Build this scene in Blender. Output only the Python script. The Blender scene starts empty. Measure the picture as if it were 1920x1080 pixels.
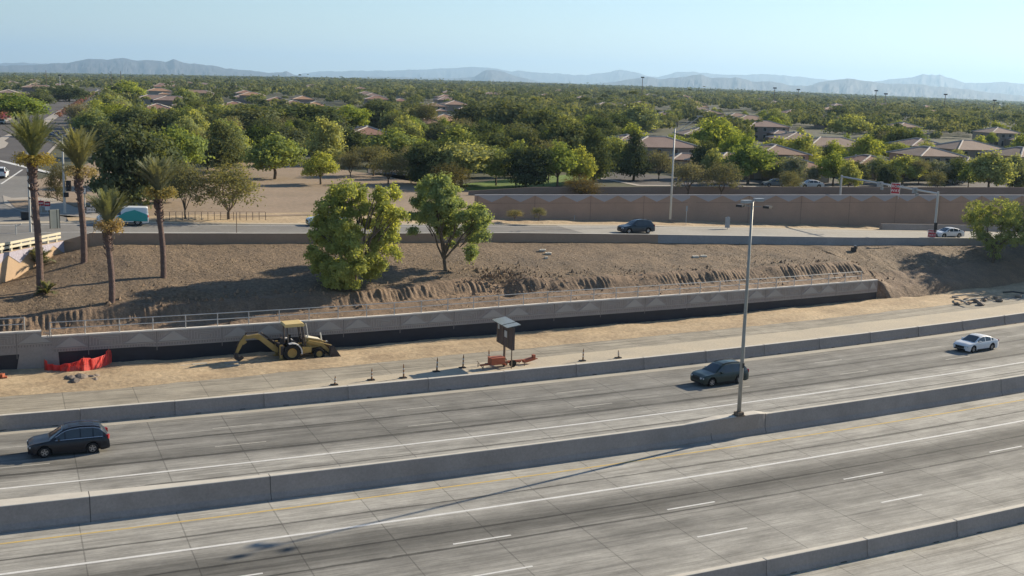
import bpy, math, random
import numpy as np
from mathutils import Vector, Matrix
D = bpy.data
scene = bpy.context.scene
COL = scene.collection
R_ = random.Random(7)
NR = np.random.RandomState(11)

# ------------------------------------------------------------------ camera
FPX, PITCH, ROLL, CAMZ = 2168.0, 0.1746, 0.0289, 21.67
YAW, CURV = 0.4164, 0.888
cp, sp, cr, sr = math.cos(PITCH), math.sin(PITCH), math.cos(ROLL), math.sin(ROLL)
_r = np.array([1.0, 0, 0]); _u = np.array([0, sp, cp]); CF = np.array([0, cp, -sp])
CR = cr*_r + sr*_u; CU = -sr*_r + cr*_u
CAM = np.array([0, 0, CAMZ])
cd = D.cameras.new('camera'); cam = D.objects.new('camera', cd); COL.objects.link(cam)
cd.sensor_width = 36; cd.lens = FPX/1920*36; cd.clip_start = 0.5; cd.clip_end = 120000
cam.matrix_world = Matrix(((CR[0], CU[0], -CF[0], 0), (CR[1], CU[1], -CF[1], 0), (CR[2], CU[2], -CF[2], CAMZ), (0, 0, 0, 1)))
scene.camera = cam
# ------------------------------------------------------------------ light
SUN_AZ, SUN_EL = math.radians(37.7), math.radians(24.4)
w = D.worlds.new('World'); scene.world = w; w.use_nodes = True
wn = w.node_tree; sky = wn.nodes.new('ShaderNodeTexSky'); sky.sky_type = 'NISHITA'; sky.sun_disc = False
sky.sun_elevation = SUN_EL; sky.sun_rotation = math.pi/2 - SUN_AZ; sky.altitude = 380
sky.air_density = 1.0; sky.dust_density = 0.05; sky.ozone_density = 3.0
wn.links.new(sky.outputs[0], wn.nodes['Background'].inputs[0]); wn.nodes['Background'].inputs[1].default_value = 0.070
sl = D.lights.new('sun', 'SUN'); so = D.objects.new('sun', sl); COL.objects.link(so)
sl.energy = 5.0; sl.angle = math.radians(0.55); sl.color = (1.0, 0.87, 0.67)
sd = Vector((math.cos(SUN_AZ)*math.cos(SUN_EL), math.sin(SUN_AZ)*math.cos(SUN_EL), math.sin(SUN_EL)))
so.rotation_euler = sd.to_track_quat('Z', 'Y').to_euler(); so.location = (0, 0, 80)
scene.view_settings.view_transform = 'Standard'; scene.view_settings.look = 'None'
scene.view_settings.exposure = 0.87; scene.view_settings.gamma = 1.0
scene.render.engine = 'CYCLES'
scene.cycles.max_bounces = 6; scene.cycles.volume_bounces = 1; scene.cycles.transparent_max_bounces = 8

# ------------------------------------------------------------------ geometry of the place
cy, sy = math.cos(YAW), math.sin(YAW)
def ray(x, y): return (x-960)/FPX*CR + (540-y)/FPX*CU + CF
def G(x, y, z=0.0):
    d = ray(x, y); return CAM + d*((z-CAMZ)/d[2])
def gp(x, y, z=0.0): return tuple(G(x, y, z))
def bulge(s):
    a = max(-250.0, min(250.0, s)); return CURV/1000*(a*a + 2*a*(s-a))
def ST(q):
    s = q[0]*cy + q[1]*sy; return s, -q[0]*sy + q[1]*cy - bulge(s)
def W(s, t, z=0.0):
    Y = t + bulge(s); return (s*cy - Y*sy, s*sy + Y*cy, z)
def heading(s): return YAW + math.atan(2*CURV/1000*s)
def hgt(x, y, x2, y2, z=0.0):
    b = G(x, y, z); d = ray(x2, y2); return CAMZ + d[2]*math.hypot(b[0], b[1])/math.hypot(d[0], d[1]) - z
def lerp(tab, s):
    return float(np.interp(s, [a for a, b in tab], [b for a, b in tab]))
RB = [(-40, 111.2), (50, 110.2), (65, 108.0), (79, 105.2), (93, 102.1), (102, 100.6), (113, 98.2), (160, 84)]     # near parapet of the ramp
RC = [(-40, 127), (15, 126.8), (56, 125.5), (74.5, 123.5), (90, 119.9), (111, 114.3), (125, 110.8), (170, 96)]     # far kerb of the ramp
SW = [(40, 129.9), (57, 129.7), (85, 126.1), (101, 121), (115, 117.4), (139, 111.5), (170, 102)]                   # sound wall
def zr(s): return 6.4 - 0.03*max(min(s, 200)-5, 0)
def rise(x, y):
    d = math.hypot(x, y)
    if d < 500 or y < 0: return 0.0
    a = math.atan2(x, y)/0.42
    return (14.0 - 20.0*min(a*a, 2.2))*min(d-500, 3500)/3000.0
ZN = 6.0
def vnoise(x, y, seed=0):
    xi, yi = math.floor(x), math.floor(y); fx, fy = x-xi, y-yi
    def h(a, b):
        n = (a*374761393 + b*668265263 + seed*982451653) & 0xffffffff
        n = ((n ^ (n >> 13))*1274126177) & 0xffffffff
        return ((n ^ (n >> 16)) & 0xffff)/65535.0
    fx = fx*fx*(3-2*fx); fy = fy*fy*(3-2*fy)
    return (h(xi, yi)*(1-fx)+h(xi+1, yi)*fx)*(1-fy) + (h(xi, yi+1)*(1-fx)+h(xi+1, yi+1)*fx)*fy
def fbm(x, y, o=3, seed=0):
    v, a, t = 0, .5, 0
    for i in range(o):
        v += a*vnoise(x, y, seed+i); t += a; a *= .5; x *= 2.1; y *= 2.1
    return v/t - .5
WT = 89.2                                                    # face of the retaining wall
BENCH = [(-40, 91.6), (10, 91.6), (39, 95.0), (56, 93.0), (76, 92.0), (90, 91.8), (160, 90)]
def bank_z(s, t):
    tb, zb = lerp(RB, s), zr(s) - .05
    bt = lerp(BENCH, s)
    cut = 1.1 + (0 if s > 12 else .35*fbm(s*.2, 0, 2, 5))
    # profile with the wall
    if t < bt: z1 = 2.25 + .1*(t-WT)
    elif t < bt+1.5: z1 = 2.45 + (cut)*(((t-bt)/1.5)**.8)
    else:
        u = min(1, (t-bt-1.5)/max(1, (tb-bt-1.5))); z1 = 2.45+cut + (zb-2.45-cut)*(u*.75+.25*math.sin(u*math.pi/2))
    # profile right of the wall: a slope down to the dirt
    u = min(1, max(0, (t-86.3)/(tb-86.3-2))); z2 = -.05 + (zb+.05)*(1-(1-u)**1.35)
    k = min(1, max(0, (s-84.6)/3.5)); k = k*k*(3-2*k)
    z = z1*(1-k) + z2*k
    if s < 8: z -= min(1.9, (8-s)*.2)*min(1, max(0, (t-97)/9))
    return z

def on_bank(x, y):
    z = 3.5
    for _ in range(60):
        s, t = ST(G(x, y, z)); z = .6*z+.4*bank_z(s, t)
    return G(x, y, z)

# ------------------------------------------------------------------ mesh helpers
def new_obj(name, me, parent=None, loc=None, rot=None):
    o = D.objects.new(name, me); COL.objects.link(o)
    if parent is not None: o.parent = parent
    if loc is not None: o.location = loc
    if rot is not None: o.rotation_euler = (0, 0, rot)
    return o
def tag(o, label=None, cat=None, group=None, kind=None):
    if label: o['label'] = label
    if cat: o['category'] = cat
    if group: o['group'] = group
    if kind: o['kind'] = kind
    return o
def thing(name, label, cat, loc=(0, 0, 0), rot=0.0, group=None):
    o = D.objects.new(name, None); COL.objects.link(o); o.location = loc; o.rotation_euler = (0, 0, rot)
    o.empty_display_size = .3
    return tag(o, label, cat, group)
def copy_tree(o, parent=None):
    c = o.copy(); COL.objects.link(c)
    if parent is not None: c.parent = parent
    for ch in list(o.children):
        copy_tree(ch, c)
    return c
class MB:
    def __init__(s): s.v = []; s.f = []; s.m = []; s.uv = None
    def add(s, vs, fs, mi=0):
        b = len(s.v); s.v += [tuple(map(float, p)) for p in vs]
        for f in fs: s.f.append(tuple(b+i for i in f)); s.m.append(mi)
        return s
    def quad(s, a, b, c, d, mi=0): return s.add([a, b, c, d], [(0, 1, 2, 3)], mi)
    def box(s, c, size, rz=0.0, mi=0, rx=0.0, ry=0.0):
        hx, hy, hz = size[0]/2, size[1]/2, size[2]/2
        M = Matrix.Rotation(rz, 3, 'Z') @ Matrix.Rotation(ry, 3, 'Y') @ Matrix.Rotation(rx, 3, 'X')
        vs = [Vector(c) + M @ Vector((x*hx, y*hy, z*hz)) for z in (-1, 1) for y in (-1, 1) for x in (-1, 1)]
        return s.add(vs, [(0, 2, 3, 1), (4, 5, 7, 6), (0, 1, 5, 4), (2, 6, 7, 3), (0, 4, 6, 2), (1, 3, 7, 5)], mi)
    def prism(s, poly, y0, y1, mi=0, axis='y'):
        # poly of (x, z) pushed along y
        n = len(poly)
        if axis == 'y': vs = [(x, y0, z) for x, z in poly] + [(x, y1, z) for x, z in poly]
        elif axis == 'x': vs = [(y0, x, z) for x, z in poly] + [(y1, x, z) for x, z in poly]
        else: vs = [(x, z, y0) for x, z in poly] + [(x, z, y1) for x, z in poly]
        fs = [tuple(range(n)), tuple(range(2*n-1, n-1, -1))] + [(i, i+n, (i+1) % n+n, (i+1) % n) for i in range(n)]
        return s.add(vs, fs, mi)
    def tube(s, path, rad, n=8, mi=0, cap=True):
        path = [Vector(p) for p in path]; rad = rad if hasattr(rad, '__len__') else [rad]*len(path)
        vs = []; prev = None
        for i, p in enumerate(path):
            d = (path[min(i+1, len(path)-1)] - path[max(i-1, 0)]).normalized()
            a = d.orthogonal().normalized() if prev is None else (prev - d*prev.dot(d)).normalized()
            prev = a; b = d.cross(a)
            for k in range(n):
                t = 2*math.pi*k/n; vs.append(p + (a*math.cos(t)+b*math.sin(t))*rad[i])
        fs = [(i*n+k, i*n+(k+1) % n, (i+1)*n+(k+1) % n, (i+1)*n+k) for i in range(len(path)-1) for k in range(n)]
        if cap: fs += [tuple(range(n-1, -1, -1)), tuple((len(path)-1)*n+k for k in range(n))]
        return s.add(vs, fs, mi)
    def grid(s, nx, ny, fn, mi=0):
        vs = [fn(i, j) for j in range(ny) for i in range(nx)]
        return s.add(vs, [(j*nx+i, j*nx+i+1, (j+1)*nx+i+1, (j+1)*nx+i) for j in range(ny-1) for i in range(nx-1)], mi)
    def build(s, name, mats, parent=None, loc=None, rot=None, smooth=False, uv=None):
        me = D.meshes.new(name); me.from_pydata(s.v, [], s.f)
        mats = mats if isinstance(mats, (list, tuple)) else [mats]
        for m in mats: me.materials.append(m)
        if len(mats) > 1: me.polygons.foreach_set('material_index', s.m)
        if smooth: me.polygons.foreach_set('use_smooth', [True]*len(me.polygons))
        if uv is not None:
            l = me.uv_layers.new(name='UVMap'); vi = np.zeros(len(me.loops), dtype=np.int32)
            me.loops.foreach_get('vertex_index', vi); l.data.foreach_set('uv', np.array(uv, dtype=np.float32)[vi].ravel())
        me.update(); me.validate()
        return new_obj(name, me, parent, loc, rot)
def strip(name, mat, s0, s1, ts, z, ds=2.0, parent=None, zf=None, kind='structure'):
    """a sheet along the road: ts is a list of t (numbers or functions of s); carries (s, t) as its UV"""
    n = max(2, int((s1-s0)/ds)+1); S = np.linspace(s0, s1, n); m = MB(); uv = []
    def fn(i, j):
        t = ts[j](S[i]) if callable(ts[j]) else ts[j]
        uv.append((S[i], t)); return W(S[i], t, zf(S[i], t) if zf else z)
    m.grid(n, len(ts), fn)
    o = m.build(name, mat, parent, uv=uv)
    if kind: o['kind'] = kind
    return o
def fastmesh(name, verts, nper, mat, smooth=False, tint=None):
    """verts (N*nper, 3): faces of nper vertices each"""
    me = D.meshes.new(name); nv = len(verts); nf = nv//nper
    me.vertices.add(nv); me.vertices.foreach_set('co', np.ascontiguousarray(verts, dtype=np.float32).ravel())
    me.loops.add(nv); me.loops.foreach_set('vertex_index', np.arange(nv, dtype=np.int32))
    me.polygons.add(nf); me.polygons.foreach_set('loop_start', np.arange(0, nv, nper, dtype=np.int32))
    if tint is not None:
        a = me.attributes.new('tint', 'FLOAT', 'FACE'); a.data.foreach_set('value', tint.astype(np.float32))
    me.materials.append(mat); me.update(calc_edges=True)
    return me

# ------------------------------------------------------------------ materials
def nd(nt, typ, **kw):
    n = nt.nodes.new(typ)
    for k, v in kw.items():
        if k.startswith('i_'): n.inputs[int(k[2:])].default_value = v
        else: setattr(n, k, v)
    return n
def mth(nt, op, a, b=None, c=None):
    n = nt.nodes.new('ShaderNodeMath'); n.operation = op
    for i, v in enumerate((a, b, c)):
        if v is None: continue
        if isinstance(v, (int, float)): n.inputs[i].default_value = v
        else: nt.links.new(v, n.inputs[i])
    return n.outputs[0]
def mixc(nt, fac, a, b, mode='MIX'):
    n = nt.nodes.new('ShaderNodeMix'); n.data_type = 'RGBA'; n.blend_type = mode
    for i, v in ((0, fac), (6, a), (7, b)):
        if isinstance(v, (int, float)): n.inputs[i].default_value = v
        elif isinstance(v, tuple): n.inputs[i].default_value = (*v, 1)[:4]
        else: nt.links.new(v, n.inputs[i])
    return n.outputs[2]
def noise(nt, vec, scale, detail=4, rough=.6):
    n = nd(nt, 'ShaderNodeTexNoise'); n.inputs['Scale'].default_value = scale; n.inputs['Detail'].default_value = detail; n.inputs['Roughness'].default_value = rough
    if vec is not None: nt.links.new(vec, n.inputs['Vector'])
    return n.outputs['Fac']
def rampf(nt, fac, stops, interp='LINEAR'):
    n = nt.nodes.new('ShaderNodeValToRGB'); n.color_ramp.interpolation = interp
    el = n.color_ramp.elements
    while len(el) < len(stops): el.new(.5)
    for e, (p, c) in zip(el, stops):
        e.position = p; e.color = (c, c, c, 1) if isinstance(c, (int, float)) else (*c, 1)
    nt.links.new(fac, n.inputs[0]); return n.outputs[0]
MATS = {}
def mat(name, col, rough=.85, var=.25, scale=1.0, bump=0.0, bscale=None, metal=0.0, col2=None, spec=.3, stretch=None, fine=0.0, coat=0.0, bdist=.05):
    if name in MATS: return MATS[name]
    m = D.materials.new(name); m.use_nodes = True; nt = m.node_tree; b = nt.nodes['Principled BSDF']
    b.inputs['Roughness'].default_value = rough; b.inputs['Metallic'].default_value = metal; b.inputs['Specular IOR Level'].default_value = spec
    if coat: b.inputs['Coat Weight'].default_value = coat; b.inputs['Coat Roughness'].default_value = .06
    tc = nd(nt, 'ShaderNodeTexCoord'); vec = tc.outputs['Object']
    if stretch:
        mp = nd(nt, 'ShaderNodeMapping'); nt.links.new(vec, mp.inputs[0]); mp.inputs['Scale'].default_value = stretch; vec = mp.outputs[0]
    f = noise(nt, vec, scale, 5)
    f = rampf(nt, f, [(.3, 0.0), (.7, 1.0)])
    c2 = col2 or tuple(x*(1-var) for x in col)
    c = mixc(nt, f, col, c2)
    if fine:
        g = noise(nt, vec, scale*14, 3, .7); g = rampf(nt, g, [(.3, 1-fine), (.7, 1+fine*.6)])
        c = mixc(nt, 1.0, c, g, 'MULTIPLY')
    nt.links.new(c, b.inputs['Base Color'])
    if bump:
        bn = nd(nt, 'ShaderNodeBump'); bn.inputs['Strength'].default_value = bump; bn.inputs['Distance'].default_value = bdist
        nt.links.new(noise(nt, vec, bscale or scale*8, 5, .7), bn.inputs['Height']); nt.links.new(bn.outputs[0], b.inputs['Normal'])
    MATS[name] = m; return m
def leafmat(name, col, col2, trans=.42, vary=.35, tint=False):
    m = D.materials.new(name); m.use_nodes = True; nt = m.node_tree
    out = nt.nodes['Material Output']; nt.nodes.remove(nt.nodes['Principled BSDF'])
    tc = nd(nt, 'ShaderNodeTexCoord'); f = noise(nt, tc.outputs['Object'], .55 if not tint else .05, 3)
    f = rampf(nt, f, [(.35, 0.0), (.65, 1.0)])
    c = mixc(nt, f, col, col2)
    if tint:
        at = nd(nt, 'ShaderNodeAttribute', attribute_name='tint'); rnd = at.outputs['Fac']
    else:
        oi = nd(nt, 'ShaderNodeObjectInfo'); rnd = oi.outputs['Random']
    hs = nd(nt, 'ShaderNodeHueSaturation')
    nt.links.new(c, hs.inputs['Color'])
    nt.links.new(mth(nt, 'MULTIPLY_ADD', rnd, -.045, .52), hs.inputs['Hue'])
    nt.links.new(mth(nt, 'MULTIPLY_ADD', rnd, vary*2, 1-vary), hs.inputs['Value'])
    nt.links.new(mth(nt, 'MULTIPLY_ADD', mth(nt, 'FRACT', mth(nt, 'MULTIPLY', rnd, 7.3)), .4, .62), hs.inputs['Saturation'])
    d = nd(nt, 'ShaderNodeBsdfDiffuse'); t = nd(nt, 'ShaderNodeBsdfTranslucent'); mx = nd(nt, 'ShaderNodeMixShader')
    nt.links.new(hs.outputs[0], d.inputs[0])
    warm = mixc(nt, 1.0, hs.outputs[0], (1.5, 1.35, .55), 'MULTIPLY'); nt.links.new(warm, t.inputs[0])
    mx.inputs[0].default_value = trans
    nt.links.new(d.outputs[0], mx.inputs[1]); nt.links.new(t.outputs[0], mx.inputs[2]); nt.links.new(mx.outputs[0], out.inputs[0])
    MATS[name] = m; return m
def glassmat(name, col=(.02, .025, .03)):
    m = D.materials.new(name); m.use_nodes = True; b = m.node_tree.nodes['Principled BSDF']
    b.inputs['Base Color'].default_value = (*col, 1); b.inputs['Roughness'].default_value = .06; b.inputs['Specular IOR Level'].default_value = .6
    MATS[name] = m; return m

def roadmat(name, profile, t0, t1, phase, seams, base=(.97, .935, .845), streak=.2, blot=.34):
    """concrete carriageway: profile = reflectance across the lanes, cut joints across and along it"""
    m = D.materials.new(name); m.use_nodes = True; nt = m.node_tree; b = nt.nodes['Principled BSDF']
    b.inputs['Roughness'].default_value = .8; b.inputs['Specular IOR Level'].default_value = .25
    uv = nd(nt, 'ShaderNodeUVMap'); sx = nd(nt, 'ShaderNodeSeparateXYZ'); nt.links.new(uv.outputs[0], sx.inputs[0]); S, T = sx.outputs[0], sx.outputs[1]
    cb = nd(nt, 'ShaderNodeCombineXYZ'); nt.links.new(mth(nt, 'MULTIPLY', S, .05), cb.inputs[0]); nt.links.new(T, cb.inputs[1])
    wob = mth(nt, 'MULTIPLY', mth(nt, 'SUBTRACT', noise(nt, cb.outputs[0], .8, 2), .5), 1.3)
    Tw = mth(nt, 'ADD', T, wob)
    p = rampf(nt, mth(nt, 'DIVIDE', mth(nt, 'SUBTRACT', Tw, t0), t1-t0), [((a-t0)/(t1-t0), v) for a, v in profile])
    cb2 = nd(nt, 'ShaderNodeCombineXYZ'); nt.links.new(mth(nt, 'MULTIPLY', S, .09), cb2.inputs[0]); nt.links.new(mth(nt, 'MULTIPLY', T, 2.6), cb2.inputs[1])
    st = rampf(nt, noise(nt, cb2.outputs[0], 1.0, 6, .65), [(.3, 1-streak*1.7), (.5, 1.0), (.72, 1+streak*.9)])
    cb3 = nd(nt, 'ShaderNodeCombineXYZ'); nt.links.new(mth(nt, 'MULTIPLY', S, .5), cb3.inputs[0]); nt.links.new(T, cb3.inputs[1])
    cb5 = nd(nt, 'ShaderNodeCombineXYZ'); nt.links.new(mth(nt, 'MULTIPLY', S, .22), cb5.inputs[0]); nt.links.new(mth(nt, 'MULTIPLY', T, 6.5), cb5.inputs[1])
    st = mth(nt, 'MULTIPLY', st, rampf(nt, noise(nt, cb5.outputs[0], 1.0, 5, .75), [(.32, .72), (.5, 1.0), (.7, 1.12)]))
    bl = rampf(nt, noise(nt, cb3.outputs[0], .7, 6, .7), [(.3, 1-blot), (.7, 1+blot*.6)])
    fi = rampf(nt, noise(nt, cb3.outputs[0], 9, 3, .7), [(.3, .9), (.7, 1.08)])
    # slab tone
    wn_ = nd(nt, 'ShaderNodeTexWhiteNoise', noise_dimensions='2D'); c4 = nd(nt, 'ShaderNodeCombineXYZ')
    sl = mth(nt, 'DIVIDE', mth(nt, 'SUBTRACT', S, phase), 4.6)
    nt.links.new(mth(nt, 'FLOOR', sl), c4.inputs[0]); nt.links.new(mth(nt, 'FLOOR', mth(nt, 'DIVIDE', T, 3.7)), c4.inputs[1]); nt.links.new(c4.outputs[0], wn_.inputs[0])
    slab = mth(nt, 'MULTIPLY_ADD', wn_.outputs[0], .08, .96)
    v = mth(nt, 'MULTIPLY', mth(nt, 'MULTIPLY', p, st), mth(nt, 'MULTIPLY', mth(nt, 'MULTIPLY', bl, fi), slab))
    # transverse joints
    fr = mth(nt, 'ABSOLUTE', mth(nt, 'SUBTRACT', mth(nt, 'FRACT', mth(nt, 'ADD', sl, .5)), .5))
    brk = noise(nt, cb3.outputs[0], 1.4, 3)
    jw = mth(nt, 'MULTIPLY', brk, .014)
    j = mth(nt, 'LESS_THAN', fr, jw)
    jt = mth(nt, 'MULTIPLY', j, .36); j = jt
    for ts_ in seams:
        d = mth(nt, 'ABSOLUTE', mth(nt, 'SUBTRACT', mth(nt, 'ADD', T, mth(nt, 'MULTIPLY', mth(nt, 'SUBTRACT', brk, .5), .1)), ts_))
        j = mth(nt, 'MAXIMUM', j, mth(nt, 'MULTIPLY', .58, mth(nt, 'LESS_THAN', d, mth(nt, 'MULTIPLY', mth(nt, 'SUBTRACT', noise(nt, cb2.outputs[0], 3.1, 3), .22), .34))))
    v = mth(nt, 'MULTIPLY', v, mth(nt, 'SUBTRACT', 1.0, j))
    c = mixc(nt, 1.0, v, base, 'MULTIPLY'); nt.links.new(c, b.inputs['Base Color'])
    bn = nd(nt, 'ShaderNodeBump'); bn.inputs['Strength'].default_value = .25; bn.inputs['Distance'].default_value = .01
    nt.links.new(noise(nt, cb3.outputs[0], 25, 3), bn.inputs['Height']); nt.links.new(bn.outputs[0], b.inputs['Normal'])
    MATS[name] = m; return m
# ------------------------------------------------------------------ ground
M_ground = mat('neighbourhood_ground', (.085, .078, .05), var=.45, scale=.03, fine=.3, col2=(.08, .085, .045))
M_gravel = mat('bank_gravel', (.245, .175, .110), var=.25, scale=.25, fine=.5, bump=.9, bscale=3.0, bdist=.25, col2=(.155, .115, .078))
M_cutdirt = mat('cut_dirt', (.27, .185, .12), var=.3, scale=.5, fine=.35, bump=.8, bscale=2.5, bdist=.2, col2=(.17, .12, .082))
M_dirt = mat('loose_dirt', (.52, .40, .255), var=.3, scale=.22, fine=.3, bump=.5, bscale=2.2, bdist=.12, col2=(.36, .265, .165), stretch=(1, 1, 1))
M_lot = mat('park_dirt', (.32, .24, .17), var=.2, scale=.12, fine=.22, bump=.3, bscale=1.5, col2=(.25, .19, .13))
M_conc = mat('pale_concrete', (.43, .40, .34), var=.15, scale=.6, fine=.12)
M_dust = mat('dusty_concrete', (.50, .43, .32), var=.18, scale=.35, fine=.15, col2=(.42, .37, .29))
M_asph = mat('street_asphalt', (.115, .105, .10), var=.3, scale=.1, fine=.2)
M_ramp = mat('ramp_concrete', (.36, .34, .30), var=.18, scale=.15, fine=.12)
M_white = mat('white_paint', (.74, .73, .70), var=.22, scale=2.5, fine=.18, rough=.6)
M_yellow = mat('worn_yellow_paint', (.58, .41, .13), var=.35, scale=2.0, fine=.25, col2=(.46, .36, .19))
M_kerb = mat('kerb_concrete', (.40, .36, .31), var=.15, scale=.8)
M_lawn = mat('lawn_grass', (.15, .23, .04), var=.4, scale=.4, fine=.3)

def axis(a, pts): return sorted(set(a) | set(pts))
far = [150, 220, 330, 480, 700, 1000, 1500, 2200, 3200, 5000, 8000, 14000, 26000, 60000]
SA = [-x for x in far[::-1]] + list(range(-100, 260, 10)) + [260+x for x in far]
TA = [-3000, -800, -200, -60, -6, 40, 60, 75, 88.9] + [90.9, 92.5, 96, 100, 106, 112, 120, 135, 150, 170, 200, 240, 290, 350, 430, 520, 640, 800, 1000, 1300, 1700, 2300, 3200, 4500, 7000, 11000, 18000, 30000, 60000]
def gz(s, t):
    if t < 91 and -60 < s < 260: return -.12
    if t < 89: return -.12
    x, y, _ = W(s, t)
    if t < 140 and -60 < s < 260:
        return min(ZN-.6, min(bank_z(s, t), zr(s)) - 2.2)
    return ZN - .02 + rise(x, y) - (.6 if t < 150 else 0)
m = MB(); m.grid(len(SA), len(TA), lambda i, j: W(SA[i], TA[j], gz(SA[i], TA[j])))
tag(m.build('ground', M_ground, smooth=True), kind='structure')

# bank between the retaining wall and the ramp
S0, S1, NS = -34.0, 158.0, 1650
Ts = [WT+.25+.0] + [WT+.5+i*.28 for i in range(27)] + [WT+8.2+i*.75 for i in range(18)]
def bank_pt(i, j):
    s = S0+(S1-S0)*i/(NS-1); u = j/(len(Ts)-1); t = Ts[j]
    tb = lerp(RB, s)+.12
    t = min(t, tb)
    if s > 84.95: t = WT - 1.2*min(1, (s-84.95)/1.5) + (t-WT)*(tb-WT+1.2*min(1, (s-84.95)/1.5))/max(1, (tb-WT)); t = min(t, tb)
    z = bank_z(s, t); bt = lerp(BENCH, s)
    if s < 92:      # teeth marks of the bucket down the cut face
        k = math.exp(-((t-bt-.75)/.75)**2)*(1 if s < 88 else (92-s)/4)
        k *= min(1, max(.1, 2.4*vnoise(s*.33, 4.2, 8)-.45))
        z += k*(.34*(vnoise(s*.9, 3.1, 3)-.5) + .17*abs(math.sin(s*7.4+4*vnoise(s*.5, 1)))*(.3+vnoise(s*.35, 7, 4)) + .25*(vnoise(s*4.1, t*1.5, 6)-.5))
        z += .5*fbm(s*.35, t*.5, 3, 9)*math.exp(-((t-bt-1)/1.6)**2)
    if s > 84.95: z = min(z, -.08 + (t-(WT+.25-1.3*min(1, (s-84.95)/1.5)))*.95)
    gully = math.exp(-((s-42.5-(t-97)*.15)/1.3)**2)*max(0, 1-abs(t-96)/3.5)
    z -= .8*gully
    z += 1.1*max(0, fbm(s*1.1, t*1.1, 3, 30))*math.exp(-((s-42.3)/3.2)**2-((t-98)/1.6)**2)
    z += .55*math.exp(-((s-13.5)/2.6)**2-((t-96)/1.4)**2)*(.6+fbm(s, t, 3, 2))   # spoil heap by the fourth palm
    z += .26*fbm(s*.6, t*.6, 4, 1)*(0.4 if t > tb-.8 else 1)
    if s > 86: z += .7*fbm(s*.25, t*.3, 3, 8)*min(1, max(0, (t-86)/3))*min(1, max(0, (tb-t)/2))
    return W(s, t, z)
m = MB(); m.grid(NS, len(Ts), bank_pt)
fm = []
k = 0
for j in range(len(Ts)-1):
    for i in range(NS-1):
        s = S0+(S1-S0)*i/(NS-1); t = Ts[j]; bt = lerp(BENCH, s)
        fm.append(1 if t < bt+1.9+1.2*fbm(s*.4, t*.4, 2, 4) else 0)
m.m = fm
tag(m.build('embankment', [M_gravel, M_cutdirt], smooth=True), kind='structure')

# ------------------------------------------------------------------ freeway
SL, SR = -50.0, 190.0
near_prof = [(38, 0.373), (41.5, 0.362), (43.6, 0.305), (44.6, 0.35), (45.6, 0.249), (46.4, 0.237), (47.4, 0.282), (48.3, 0.215), (49.1, 0.13), (50.5, 0.141), (51.2, 0.249), (52.2, 0.373), (53.6, 0.328), (55, 0.384), (57, 0.395)]
far_prof = [(58, 0.374), (61.0, 0.352), (63.2, 0.341), (64.6, 0.33), (65.5, 0.198), (66.9, 0.182), (68.0, 0.264), (69.3, 0.165), (70.4, 0.259), (71.8, 0.209), (73.0, 0.231), (74.2, 0.286)]
M_near = roadmat('freeway_concrete_near', near_prof, 38, 57, 2.6, [47.95, 49.85, 53.75])
M_far = roadmat('freeway_concrete_far', far_prof, 58, 74.2, 3.0, [61.6, 65.75, 65.6, 69.4], streak=.26)
M_sh = roadmat('shoulder_concrete', [(20, .34), (39, .38)], 20, 39, 1.0, [33.2], blot=.25)
M_wk = roadmat('work_zone_concrete', [(75, .36), (84, .33)], 74.5, 84, 3.0, [], base=(.98, .885, .71), streak=.22)
strip('near_carriageway', M_near, SL, SR, [38.0, 48, 57.2], 0.0)
strip('far_carriageway', M_far, SL, SR, [57.2, 66, 74.2], 0.0)
strip('near_shoulder', M_sh, SL, SR, [18.0, 28, 38.0], 0.0)
strip('gutter', M_conc, SL, SR, [73.45, 74.3], 0.005)
# dusty strip, haul lane and loose dirt behind the far barrier
c0 = [(-50, 77.2), (8, 77.6), (34, 80.9), (60, 81.2), (190, 80.7)]
c1 = [(-50, 82.0), (9, 82.4), (34, 84.2), (60, 84.3), (190, 83.4)]
wv = lambda s, k: .35*fbm(s*.18, k, 3, 6) + .3*fbm(s*.9, k, 2, 8)
strip('dust_strip', M_dust, SL, SR, [74.2, lambda s: lerp(c0, s)+wv(s, 3)], 0.009, ds=.8)
strip('work_zone_lane', M_wk, SL, SR, [74.2, 79, 84.8], 0.0)
def dirt_z(s, t):
    e = lerp(c1, s); return .012 + max(0, min(1, (t-e)/1.5))*(.16+.3*fbm(s*.35, t*.7, 3, 12)) + .07*min(1, max(0, (t-e)))*math.sin(t*4.0+2*fbm(s*.1, t*.2))
nds = 480
m = MB(); dt = [0, .2, .45, .8, 1.2, 1.6, 2, 2.5, 3, 3.5, 4, 4.6, 5.4, 6.4, 7.5]
def dfn(i, j):
    s = SL+(SR-SL)*i/(nds-1); e = lerp(c1, s)+wv(s, 7)+.15*fbm(s*1.7, 0, 2, 3)
    t = e + dt[j]
    return W(s, t, dirt_z(s, t) if j else .006)
m.grid(nds, len(dt), dfn); tag(m.build('loose_dirt', M_dirt, smooth=True), kind='structure')

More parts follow.
